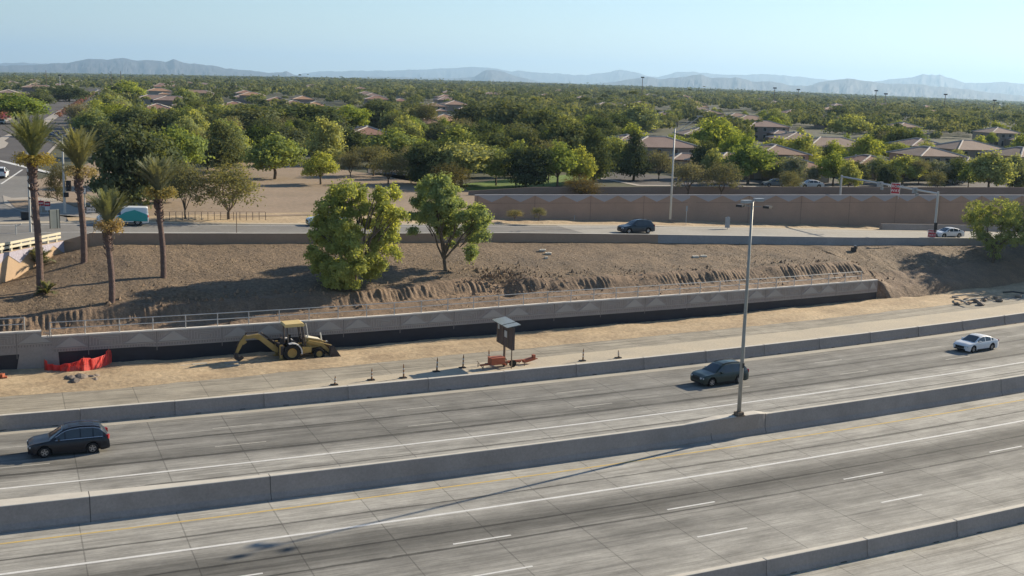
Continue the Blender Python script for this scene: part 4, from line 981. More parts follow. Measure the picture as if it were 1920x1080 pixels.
# local x to the right = front (loader); y- is the side we see
def wheel(x, y, R0, wd, rimc, parent):
    m = MB(); K = 24; sg = -1 if y < 0 else 1; prof = [(R0*.55, wd*.42), (R0*.9, wd*.5), (R0, wd*.36), (R0, -wd*.36), (R0*.9, -wd*.5), (R0*.55, -wd*.42)]; vs = []
    for q, (r_, dy) in enumerate(prof):
        vs += [(x+(r_*(1+.035*(k % 2) if q in (2, 3) else r_)*1.0 if False else r_)*math.cos(2*math.pi*k/K), y+dy, R0+r_*math.sin(2*math.pi*k/K)) for k in range(K)]
    m.add(vs, [(a*K+k, a*K+(k+1) % K, (a+1)*K+(k+1) % K, (a+1)*K+k) for a in range(5) for k in range(K)])
    for k in range(16):
        a = 2*math.pi*k/16; m.box((x+math.cos(a)*R0, y, R0+math.sin(a)*R0), (.07, wd*.9, .07), 0, ry=-a)
    w = m.build('wheel', M_tyre, parent)
    m = MB(); m.add([(x+r_*math.cos(2*math.pi*k/K), y+sg*d_, R0+r_*math.sin(2*math.pi*k/K)) for r_, d_ in ((R0*.56, wd*.44), (R0*.4, wd*.2), (R0*.16, wd*.22)) for k in range(K)], [(a*K+k, a*K+(k+1) % K, (a+1)*K+(k+1) % K, (a+1)*K+k) for a in range(2) for k in range(K)] + [tuple(2*K+k for k in range(K))]); m.build('rim', rimc, w)
for y in (-.85, .85): wheel(-.9, y, .66, .46, M_cat, bh); wheel(1.25, y, .43, .32, M_cat, bh)
def part(nm, mt, fn, parent=bh, **k): m = MB(); fn(m); return m.build(nm, mt, parent, **k)
part('chassis', M_bucket, lambda m: (m.box((.1, 0, .72), (3.2, .7, .34)), m.box((1.25, 0, .45), (.16, 1.5, .16)), m.box((-.9, 0, .66), (.2, 1.5, .2))))
part('engine_hood', M_cat, lambda m: m.prism([(.35, .9), (.35, 1.62), (.5, 1.66), (1.5, 1.42), (1.72, 1.3), (1.75, .9)], -.42, .42))
part('hood_top', mat('machine_white_panel', (.62, .58, .47), var=.15, scale=3), lambda m: m.prism([(.38, 1.645), (.5, 1.685), (1.5, 1.445), (1.5, 1.425), (.5, 1.665), (.38, 1.625)], -.44, .44))
for yy in (-1.12, .78): part('fender', M_sgw, lambda m: [m.prism([(-.9+.80*math.cos(a), .66+.80*math.sin(a)), (-.9+.80*math.cos(b), .66+.80*math.sin(b)), (-.9+.72*math.cos(b), .66+.72*math.sin(b)), (-.9+.72*math.cos(a), .66+.72*math.sin(a))], yy, yy+.34) for a, b in [(math.radians(x), math.radians(x+20)) for x in (-10, 10, 30, 50, 70, 90)]])
for yy in (-.62, .62): part('tool_box', M_cat, lambda m: m.box((.32, yy, .78), (.72, .36, .46)))
part('canopy', M_canopy, lambda m: (m.prism([(-1.35, 2.62), (-1.45, 2.72), (-1.35, 2.86), (.0, 2.90), (.12, 2.84), (.18, 2.72), (.1, 2.64)], -.72, .72)))
for x, x2 in ((.28, .02), (.12, -.08), (-1.1, -1.2)):
    for y in (-.6, .6): part('canopy_post', M_bucket, lambda m: m.tube([(x, y, 1.0), (x2, y, 2.66)], .045, 6))
part('seat', M_trim, lambda m: (m.box((-.65, 0, 1.28), (.5, .5, .14)), m.box((-.88, 0, 1.62), (.12, .5, .6)), m.box((-.5, 0, 1.1), (.5, .6, .3))))
part('steering_wheel', M_trim, lambda m: (m.tube([(.2, 0, 1.1), (-.05, 0, 1.72)], .04, 5), m.tube([(-.05+.2*math.cos(a)*.5, .2*math.sin(a), 1.72+.2*math.cos(a)*.8) for a in np.linspace(0, 6.28, 10)], .02, 5)))
part('exhaust', M_pole2, lambda m: m.tube([(.55, -.2, 1.6), (.42, -.2, 2.5), (.36, -.2, 2.75)], .045, 7))
part('work_lamp', M_lens, lambda m: (m.tube([(1.62, -.3, 1.3), (1.5, -.3, 1.98)], .05, 6), m.box((2.0, -.32, 1.25), (.12, .1, .12))))
for y in (-.62, .62): part('loader_arm', M_cat, lambda m: (m.prism([(.35, 1.35), (.5, 1.5), (1.6, 1.22), (2.35, .45), (2.2, .3), (1.45, .98)], y-.07, y+.07), m.tube([(.6, y, .9), (1.5, y, 1.0)], .05, 6), m.tube([(1.35, y, 1.28), (2.35, y, .95)], .05, 6)))
part('loader_bucket', M_bucket, lambda m: (m.prism([(2.2, .12), (2.05, .3), (2.15, .85), (2.35, 1.0), (2.42, .92), (2.28, .72), (2.25, .38), (2.4, .2), (3.0, .10), (3.0, .04)], -1.1, 1.1), m.prism([(2.2, .12), (2.05, .3), (2.15, .85), (2.4, .98), (2.98, .1)], -1.12, -1.06), m.prism([(2.2, .12), (2.05, .3), (2.15, .85), (2.4, .98), (2.98, .1)], 1.06, 1.12)))
part('boom', M_cat, lambda m: (m.prism([(-1.75, .55), (-1.62, .8), (-3.1, 2.02), (-3.35, 2.12), (-4.25, 2.0), (-4.35, 1.8), (-3.6, 1.82), (-3.2, 1.62), (-2.2, .72)], -.13, .13),))
part('boom_cylinder', M_bucket, lambda m: (m.tube([(-1.6, 0, 1.05), (-3.1, 0, 2.2)], .07, 7), m.tube([(-3.3, 0, 2.25), (-4.3, 0, 2.25)], .06, 7)))
part('dipper', M_cat, lambda m: (m.prism([(-4.15, 2.05), (-4.35, 2.1), (-4.75, 1.6), (-5.05, .75), (-4.9, .68), (-4.5, 1.4)], -.11, .11), m.box((-4.45, 0, 1.62), (.34, .3, .42), ry=-.6)))
part('dipper_cylinder', M_bucket, lambda m: m.tube([(-4.2, 0, 2.2), (-5.0, 0, 1.3)], .05, 7))
part('digging_bucket', M_bucket, lambda m: (m.prism([(-4.95, .8), (-5.15, .62), (-5.1, .25), (-4.8, .1), (-4.45, .35), (-4.5, .42), (-4.78, .3), (-4.9, .55)], -.3, .3),))
for y in (-.95, .95): part('stabiliser', M_cat, lambda m: (m.box((-1.72, y*.8, .75), (.22, .16, 1.1)), m.box((-1.72, y, .12), (.45, .3, .06))))
part('swing_frame', M_bucket, lambda m: (m.box((-1.62, 0, .85), (.3, 1.7, .7)), m.box((-1.45, 0, 1.45), (.25, .5, .5)), m.tube([(-1.5, -.2, 1.5), (-1.55, -.2, 1.95)], .02, 5), m.tube([(-1.5, .2, 1.5), (-1.55, .2, 1.95)], .02, 5)))
# steel plates on the dirt by its bucket
for x, y, a in ((432, 683, .0), (436, 690, .1), (372, 686, -.05)):
    m = MB(); m.box((0, 0, .05), (1.5 if x > 400 else 2.6, .5, .09)); m.box((.1, .1, .13), (1.1, .35, .06), .1); tag(m.build('steel_plate', M_conc, loc=gp(x, y, .06), rot=heading(15)+a), {432: 'pale plank lying right below the digging bucket', 436: 'second pale plank lying in front of the digging bucket', 372: 'long pale plank on the dirt left of the digging bucket'}[x], 'plank')

# ------------------------------------------------------------------ message board trailer
M_or = mat('safety_orange', (.40, .12, .065), var=.25, scale=2, rough=.6)
M_board = mat('board_brown_metal', (.10, .075, .07), var=.2, scale=2, rough=.6)
M_panel = mat('solar_panel', (.30, .32, .30), var=.2, scale=2, rough=.25)
c = np.array(G(945, 687)); tr = thing('message_board_trailer', 'orange trailer with a tall mast and a dark message board seen from behind', 'trailer', tuple(c), heading(35))
tp = lambda nm, mt, fn, parent=tr: part(nm, mt, fn, parent)
mst = tp('mast', M_rust, lambda m: (m.tube([(0, 0, 0), (0, 0, 3.3)], .10, 6), m.box((0, 0, .3), (.4, .4, .3))))
ba = -1.66; ub = np.array([math.cos(ba), math.sin(ba)]); nb_ = np.array([-ub[1], ub[0]])
def onb(u, n, z): q = ub*u+nb_*n; return (q[0], q[1], z)
bd = MB(); bd.box(onb(.15, 0, 2.55), (3.3, .2, 1.75), ba); board = bd.build('message_board', M_board, tr)
for k in (-1.2, -.2, .9):
    for sg in (-1, 1): rb = MB(); rb.box(onb(k, sg*.12, 2.55), (.09, .05, 1.7), ba); rb.build('rib', M_rust, board)
eb = MB(); eb.box(onb(.5, -.13, 2.7), (.5, .03, .5), ba); eb.build('decal', M_lens, board)
eb = MB(); eb.box(onb(-1.0, -.13, 3.0), (.3, .03, .4), ba); eb.build('decal', M_lens, board)
for u0, w0 in ((-.35, 2.1), (1.35, .9)): tp('solar_panel', M_panel, lambda m: m.box(onb(u0, 0, 3.55), (w0, 1.15, .05), ba, rx=.16))
tp('jack', M_rust, lambda m: m.tube([onb(1.5, 0, .2), onb(1.5, 0, 1.7)], .05, 6))
tp('battery_box', M_or, lambda m: (m.box((-.75, -.15, .55), (1.15, .7, .5)), m.box((-.75, -.15, .82), (1.2, .74, .05))))
tp('frame', M_or, lambda m: (m.box((-.3, 0, .28), (3.6, .10, .12), .02), m.box((.6, .35, .3), (2.6, .10, .1), -.03), m.box((-.2, 0, .3), (.1, 1.5, .1)), m.tube([(1.2, .3, .3), (3.0, .1, .35)], .05, 5)))
tp('tongue_wheel', M_tyre, lambda m: m.tube([(.55, -.5, .28), (.55, -.32, .28)], .28, 14))
tp('wheel', M_tyre, lambda m: m.tube([(.3, .7, .28), (.3, .9, .28)], .28, 14))
tp('outrigger', M_rust, lambda m: [m.tube([(x, y, .3), (x, y, 0.02)], .04, 5) for x in (-2.0, 1.6) for y in (-.4, .5)] + [m.tube([(-2.0, -.4, .1), (-2.1, .5, .5)], .03, 5)])
tp('sign_case', M_or, lambda m: (m.box((2.2, .1, .32), (1.0, .35, .22), .1, ry=-.15), m.box((2.65, .1, .5), (.2, .3, .4))))
# channelizing posts
M_chan = mat('channelizer_orange', (.36, .20, .10), var=.4, scale=6, rough=.7)
cl = {628: 'shortest thin post at the left end of the channelizer row', 697: 'slim channelizer post second from the left in the row', 757: 'slim channelizer post third from the left, over a barrier joint', 819: 'leaning channelizer post with a heavy dark foot', 868: 'channelizer post just left of the orange trailer', 917: 'channelizer post standing behind the orange battery box', 1093: 'channelizer post alone right of the trailer', 1160: 'smallest channelizer post furthest right'}
for x, y, y2 in ((628, 722, 707), (697, 713, 692), (757, 709, 684), (819, 697, 672), (868, 690, 666), (917, 683, 657), (1093, 677, 655), (1160, 671.5, 658)):
    b = G(x, y); h = max(.6, min(1.15, hgt(x, y, x, y2))); o = thing('channelizer_post', cl[x], 'traffic post', tuple(b), heading(30), 'channelizer posts behind the far barrier')
    ln = R_.uniform(-.06, .06)
    part('post', M_chan, lambda m: (m.tube([(0, 0, .05), (ln*.5, 0, h*.5), (ln, 0, h-.05)], [.075, .055, .045], 7), m.box((ln, 0, h), (.05, .02, .12))), o)
    m = MB()
    for q in (.35, .65): m.tube([(ln*q, 0, h*q), (ln*q, 0, h*q+.10)], .072, 7)
    m.build('reflective_band', M_lens, o)
    part('foot', M_trim, lambda m: m.box((-.05, 0, .04), (.5, .34, .08)), o)

# red safety netting and rubble
M_net = D.materials.new('red_safety_net'); M_net.use_nodes = True; nt = M_net.node_tree; bb = nt.nodes['Principled BSDF']; bb.inputs['Base Color'].default_value = (.85, .07, .05, 1); bb.inputs['Roughness'].default_value = .6
bb.inputs['Transmission Weight'].default_value = 0
netp = [(84, 697, 675), (100, 698, 683), (122, 700, 682), (158, 700, 671), (188, 694, 669), (205, 688, 656), (222, 670, 655)]
net = thing('safety_netting', 'sagging red safety netting in front of the pilaster at the left', 'netting')
P0 = [np.array(G(x, yb)) for x, yb, yt in netp]; P1 = [P0[i]+np.array([0, 0, max(.35, hgt(x, yb, x, yt))]) for i, (x, yb, yt) in enumerate(netp)]
m = MB(); nu, nv = 90, 14
def npnt(u, v):
    f = u*(len(P0)-1); i = min(int(f), len(P0)-2); f -= i; a = P0[i]*(1-f)+P0[i+1]*f; b = P1[i]*(1-f)+P1[i+1]*f
    p = a*(1-v)+b*v; q = .10*math.sin(u*60)+.12*(vnoise(u*22, v*3, 4)-.5); return (p[0]+q*.4, p[1]+q, p[2]-.12*math.sin(f*math.pi)*v)
for i in range(nu):
    u = i/(nu-1); m.tube([npnt(u, v/(8)) for v in range(9)], .022, 3, cap=False)
for j in range(nv):
    v = j/(nv-1); m.tube([npnt(i/59, v) for i in range(60)], .024, 3, cap=False)
m.build('mesh', M_net, net)
m = MB()
for i in (0, 1, 3, 5): m.tube([tuple(P0[i]), tuple(P1[i]+np.array([0, 0, .08]))], .025, 5)
m.build('stakes', M_or, net)
def rock(name, mt, c, r, label, cat='rock', flat=.6, group=None):
    import bmesh as bmh
    b = bmh.new(); bmh.ops.create_icosphere(b, subdivisions=2, radius=1)
    sd_ = R_.random()*50
    for v in b.verts:
        k = .7+.6*vnoise(v.co.x*1.3+sd_, v.co.y*1.3+v.co.z*1.1, 2); v.co = Vector((v.co.x*r*k*1.2, v.co.y*r*k, v.co.z*r*k*flat))
    me = D.meshes.new(name); b.to_mesh(me); b.free(); me.materials.append(mt); o = new_obj(name, me, None, c, R_.uniform(0, 6)); tag(o, label, cat, group); return o
M_rub = mat('rubble_grey', (.26, .215, .18), var=.35, scale=3, bump=.4)
for k in range(26):
    x, y = R_.gauss(150, 16), R_.gauss(711, 4.5); r = R_.uniform(.09, .30) if k < 18 else R_.uniform(.3, .45)
    if k >= 18: x, y = R_.gauss(140, 7), R_.gauss(712, 3)
    rock('rubble', M_rub, gp(x, y, r*.3), r, 'lump of grey broken rubble in the heap below the red netting', 'rubble', .7, 'rubble heap by the red netting')
m = MB(); m.box((0, 0, .2), (.25, .4, .4)); m.box((.15, 0, .1), (.4, .4, .2), .4); tag(m.build('traffic_cone_base', M_or, loc=gp(4, 711, .02)), 'small orange and cream cone base on the dirt at the left edge', 'cone')
M_pale = mat('pale_slab', (.62, .58, .50), var=.1, scale=3)
for (x, y), lb in (((1017, 471), 'pale slab on the gravel bank, upper left of the pair above the gully'), ((1028, 477), 'pale slab on the gravel bank, lower right of the pair above the gully'), ((1304, 483), 'pale slab left of its twin on the gravel bank'), ((1319, 482), 'pale slab right of its twin on the gravel bank'), ((1379, 457), 'flat pale board leaning at the foot of the grey parapet'), ((1024, 485), 'tiny pale stone below the slab pair above the gully')):
    p = on_bank(x, y); m = MB(); k = .5 if y == 485 else 1; m.box((0, 0, .1), (.62*k, .5*k, .16), .2); m.box((.1*k, .05, .17), (.4*k, .3*k, .08), -.3); tag(m.build('pale_slab', M_pale, loc=tuple(p), rot=R_.uniform(-.3, .3)), lb, 'slab')
# sandbag / dark pile at the gantry shadow
p = on_bank(1600, 472); m = MB(); m.box((0, 0, .25), (.5, .4, .5), .3); m.box((.25, 0, .5), (.3, .3, .35), .8); tag(m.build('valve_box', M_dark, loc=tuple(p)), 'small dark irrigation box on the bank left of the gantry', 'box')
p = on_bank(1600, 470); m = MB(); m.box((.1, -.25, .55), (.22, .05, .3)); tag(m.build('white_tag', M_sgw, loc=tuple(p)), 'white tag on the dark irrigation box', 'tag')
# debris by the dirt on the right
for k in range(14):
    x, y = R_.uniform(1780, 1910), 0; y = 560+R_.uniform(-8, 10)
    rock('rubble_lump', M_rub if k % 2 else mat('debris_brown', (.30, .24, .18), var=.3, scale=3), gp(x, y, .15), R_.uniform(.15, .42), 'lump of broken rubble at the foot of the shaded bank on the right', 'rubble', .6, 'rubble at the foot of the right bank')
for k, (x, y, x2, y2) in enumerate(((1785, 556, 1835, 553), (1802, 566, 1845, 558), (1790, 561, 1815, 570), (1880, 548, 1920, 550))):
    m = MB(); a, b = np.array(G(x, y, .25)), np.array(G(x2, y2, .3)); m.tube([tuple(a), tuple((a+b)/2+np.array([0, 0, .12])), tuple(b)], .09, 6)
    tag(m.build('pipe_length', M_conc if k < 3 else M_dark), ['pale pipe lying furthest back in the debris on the right', 'pale pipe crossing the middle of the debris on the right', 'short pale pipe at the front of the debris on the right', 'long dark pipe on the bank at the right edge'][k], 'pipe')

# ------------------------------------------------------------------ foliage
L_bright = leafmat('leaves_bright', (.32, .38, .09), (.20, .26, .065), .42, .18)
L_will = leafmat('leaves_willow', (.36, .43, .095), (.23, .30, .07), .44, .06)
L_dark = leafmat('leaves_dark', (.13, .165, .06), (.08, .115, .045), .32, .25)
L_olive = leafmat('leaves_olive', (.23, .225, .12), (.17, .175, .10), .35, .2)
L_pine = leafmat('leaves_pine', (.12, .145, .065), (.085, .11, .05), .25, .2)
L_bloss = leafmat('leaves_blossom', (.42, .42, .33), (.09, .13, .04), .3, .15)
L_brown = leafmat('leaves_brown', (.17, .14, .065), (.13, .12, .06), .35, .15)
L_far = leafmat('leaves_far', (.175, .20, .08), (.10, .135, .06), .32, .4, tint=True)
M_bark = mat('bark', (.16, .12, .085), var=.35, scale=3, bump=.6, bscale=12)
def quads(P, N, size, aspect=.6):
    n = len(P); a = NR.randn(n, 3); N = N/np.linalg.norm(N, axis=1, keepdims=True)
    u = np.cross(N, a); u /= np.linalg.norm(u, axis=1, keepdims=True); v = np.cross(N, u)
    sz = size if hasattr(size, '__len__') else np.full(n, size); sz = sz*NR.uniform(.6, 1.25, n)
    u = u*sz[:, None]*.5; v = v*(sz*aspect)[:, None]*.5
    return np.stack([P-u*1.1, P-v, P+u*1.1, P+v], 1).reshape(-1, 3)
def crown(lobes, ncl, per, ls, clr, flop=.38, fill=.35, droop=0.0, thin=None):
    """leaf clumps set on and in a handful of lobes: (x, y, z, rx, ry, rz)"""
    L = np.array(lobes, float); ar = (L[:, 3]*L[:, 4]*L[:, 5])**(2/3); pick = NR.choice(len(L), ncl, p=ar/ar.sum()); Lp = L[pick]
    d = NR.randn(ncl, 3); d /= np.linalg.norm(d, axis=1, keepdims=True)
    d[:, 2] = np.where(d[:, 2] < -.3, d[:, 2]*.6, d[:, 2])
    rad = np.where(NR.rand(ncl) < fill, NR.uniform(.35, .85, ncl), NR.uniform(.74, 1.20, ncl))
    c = Lp[:, :3] + d*Lp[:, 3:]*rad[:, None]
    cc = np.repeat(c, per, 0); dd = np.repeat(d, per, 0)
    P = cc + NR.randn(len(cc), 3)*clr*np.array([1, 1, .75]); P[:, 2] -= droop*np.abs(NR.randn(len(cc)))
    N = dd*(1-flop) + NR.randn(len(cc), 3)*flop*.75; N[:, 2] += .15
    P[:, 2] = np.maximum(P[:, 2], .15)
    return quads(P, N, ls)
def branch(m, a, b, r0, r1, k=3, wob=.12):
    a, b = Vector(a), Vector(b); L = (b-a).length; pts = [a]
    for i in range(1, k): pts.append(a.lerp(b, i/k)+Vector((R_.gauss(0, wob), R_.gauss(0, wob), R_.gauss(0, wob*.5)))*L*.3+Vector((0, 0, L*.06)))
    pts.append(b); m.tube(pts, list(np.linspace(r0, r1, k+1)), 7, cap=False)
def limbs(lobes, fork, r0, base=(0, 0, -.3)):
    m = MB(); branch(m, base, fork, r0*1.15, r0*.8, 3, .08)
    for l in lobes:
        branch(m, fork, (l[0]*.85, l[1]*.85, l[2]), r0*.5, r0*.14, 4)
        for q in range(2): branch(m, (l[0]*.5+fork[0]*.5, l[1]*.5+fork[1]*.5, l[2]*.55+fork[2]*.45), (l[0]+R_.uniform(-.6, .6)*l[3], l[1]+R_.uniform(-.6, .6)*l[4], l[2]+R_.uniform(-.2, .6)*l[5]), r0*.22, r0*.07, 3)
    return m
def big_tree(name, label, base, ref, lobes_px, fork, leaf, ncl, per, ls, clr, r0=.22, **k):
    """lobes given in metres from the base"""
    t = thing(name, label, 'tree', tuple(base)); L = lobes_px
    limbs(L if len(L) < 12 else L[::3], fork, r0).build('trunk', M_bark, t, smooth=True)
    new_obj('crown', fastmesh('crown', crown(L, ncl, per, ls, clr, **k), 4, leaf), t); return t
def lob(base, arr, yj=1.6):
    dep = (np.array(base)-CAM)@CF; out = []
    for x, y, r, *e in arr:
        p = at_dist(x, y, base)-np.array(base); rr = r*dep/FPX*.98; out.append((p[0], p[1]+R_.uniform(-yj, yj), p[2], rr, rr*1.15, rr*(e[0] if e else 1)))
    return out
b1 = on_bank(662, 542)
big_tree('big_willow', 'biggest yellow green tree on the bank, leafy down to the ground', b1, None, lob(b1, [(590, 436, 13), (588, 466, 13), (594, 500, 12), (612, 520, 13), (648, 352, 16), (625, 368, 18), (668, 366, 16), (608, 392, 20), (640, 392, 22), (672, 394, 20), (596, 420, 18), (625, 425, 24), (658, 428, 22), (688, 418, 12), (600, 452, 18), (632, 460, 22), (665, 460, 20), (598, 482, 15), (618, 495, 20), (645, 500, 20), (672, 490, 18), (695, 478, 15), (630, 522, 18), (658, 528, 16), (686, 512, 17), (706, 490, 12), (700, 455, 13),
 (712, 362, 14), (735, 362, 13), (708, 385, 14), (732, 388, 16), (714, 412, 15), (738, 415, 14), (752, 400, 9), (714, 440, 15), (735, 442, 12), (722, 468, 14), (742, 478, 8), (716, 495, 8)], 2.0), (.2, 0, 1.3), L_will, 1150, 42, .24, .19, .24, droop=.2, fill=.35)
b2 = on_bank(836, 507)
big_tree('forked_tree', 'yellow green tree on the bank with a bare forked trunk, right of the biggest one', b2, None, lob(b2, [(808, 340, 13), (832, 337, 13), (795, 358, 17), (822, 360, 19), (848, 358, 13), (783, 382, 12), (810, 388, 19), (838, 385, 17), (858, 380, 13), (790, 408, 12), (818, 412, 16), (845, 410, 17), (868, 402, 13), (886, 398, 15), (902, 394, 13), (912, 412, 10), (896, 420, 16), (878, 430, 13), (850, 435, 14), (828, 436, 12), (908, 436, 9), (890, 448, 13), (885, 467, 9, 1.3), (882, 482, 5, 1.6), (846, 458, 8), (772, 402, 7), (777, 430, 7)], 1.7), (-.2, 0, 1.0), L_will, 760, 42, .23, .18, .2, droop=.14, fill=.3)
b3 = on_bank(1861, 489)
big_tree('loose_tree', 'loose yellow green tree on the bank at the right edge', b3, None, lob(b3, [(1845, 408, 30), (1878, 402, 30), (1905, 410, 28), (1838, 440, 15), (1893, 440, 26), (1868, 455, 20), (1866, 475, 10), (1925, 430, 26)]), (.1, 0, 1.2), L_bright, 480, 34, .24, .2, .16, fill=.3, droop=.08)

SHADE = [(W(121.5, 86), 'tree just outside the right edge shading the bank, lower one'), (W(127, 93.5), 'tree just outside the right edge shading the bank, upper one'), (W(122, 91), 'tree just outside the right edge shading the bank, middle one')]
# prototypes of the other trees (unit: metres, height 8, width 8)
def rl(n, zc, spread, r, rz, flat=1.0, zj=.8):
    out = []
    for i in range(n):
        a = 2*math.pi*i/n+R_.uniform(-.4, .4); d = spread*R_.uniform(.6, 1.1); rr = r*R_.uniform(.75, 1.2)
        out.append((math.cos(a)*d, math.sin(a)*d, zc+R_.uniform(-zj, zj), rr, rr, rr*rz))
    return out
PROTO = {}
def proto(kind, seed):
    R_.seed(seed*7+len(kind)); NR.seed(seed*13+len(kind))
    if kind == 'round': L = rl(6, 4.7, 2.0, 1.7, .9) + rl(4, 3.4, 2.4, 1.3, .8) + [(R_.uniform(-.5, .5), 0, 6.3, 1.6, 1.6, 1.4)]; a = (460, 15, .42, .36); leaf = L_bright; fk = (0, 0, 1.7)
    elif kind == 'dense': L = rl(6, 4.6, 2.1, 1.9, .95) + rl(6, 2.4, 2.5, 1.5, 1.0) + [(0, 0, 6.1, 1.9, 1.9, 1.5)]; a = (520, 15, .44, .38); leaf = L_dark; fk = (0, 0, 1.2)
    elif kind == 'open': L = rl(7, 4.6, 2.3, 1.5, .8) + rl(4, 5.9, 1.2, 1.5, .8) + rl(4, 3.2, 2.9, .9, .7); a = (430, 11, .28, .40); leaf = L_olive; fk = (0, 0, 1.0)
    elif kind == 'brown': L = rl(6, 4.3, 2.3, 1.7, 1.1) + rl(5, 2.2, 2.4, 1.5, 1.0) + [(0, 0, 5.9, 1.8, 1.8, 1.4)]; a = (460, 11, .28, .4); leaf = L_brown; fk = (0, 0, .6)
    elif kind == 'pine': L = [(R_.uniform(-.5, .5), R_.uniform(-.5, .5), z, r, r, .75) for z, r in ((1.6, 2.6), (2.6, 3.0), (3.6, 2.6), (4.6, 2.1), (5.6, 1.6), (6.6, 1.1), (7.4, .6))]; a = (460, 14, .38, .34); leaf = L_pine; fk = (0, 0, 6.5)
    elif kind == 'blossom': L = rl(6, 5.0, 1.9, 1.8, .95) + rl(4, 3.6, 2.2, 1.3, .8) + [(0, 0, 6.2, 1.8, 1.8, 1.4)]; a = (460, 14, .36, .36); leaf = L_bloss; fk = (0, 0, 2.0)
    elif kind == 'tall': L = [(R_.uniform(-.6, .6), R_.uniform(-.6, .6), z, r, r, 1.2) for z, r in ((2.0, 2.6), (3.2, 3.0), (4.6, 2.4), (5.8, 1.8), (7.0, 1.0))]; a = (460, 14, .42, .38); leaf = L_bright; fk = (0, 0, 1.5)
    cm = fastmesh(kind+'_crown', crown(L, a[0], a[1], a[2], a[3], droop=.1), 4, leaf)
    tm = limbs(L[:7] if kind != 'pine' else L[:1], fk, .2 if kind != 'open' else .15)
    me = D.meshes.new(kind+'_trunk'); me.from_pydata(tm.v, [], tm.f); me.materials.append(M_bark); me.polygons.foreach_set('use_smooth', [True]*len(me.polygons))
    ext = max(abs(l[0])+l[3] for l in L); top = max(l[2]+l[5] for l in L)
    return cm, me, ext*2, top
KN = dict(round=3, dense=3, open=2, brown=1, pine=2, blossom=2, tall=2)
for k, n in KN.items(): PROTO[k] = [proto(k, i+1) for i in range(n)]
R_.seed(99); NR.seed(99)
NAMES = dict(round='round_tree', dense='dense_tree', open='open_tree', brown='brown_bush', pine='pine_tree', blossom='blossom_tree', tall='tall_tree')
def tree_px(x, yb, yt, wpx, kind, label, z=ZN, group=None, i=None):
    b = np.array(G(x, yb, z)); h = hgt(x, yb, x, yt, z); dep = (b-CAM)@CF; wd = wpx*dep/FPX
    cm, tm, pw_, ph = PROTO[kind][R_.randrange(KN[kind]) if i is None else i]
    t = thing(NAMES[kind], label, 'tree' if kind != 'brown' else 'bush', tuple(b), R_.uniform(0, 6.28), group); t.scale = (wd/pw_, wd/pw_, h/ph)
    new_obj('trunk', tm, t); new_obj('crown', cm, t); return t
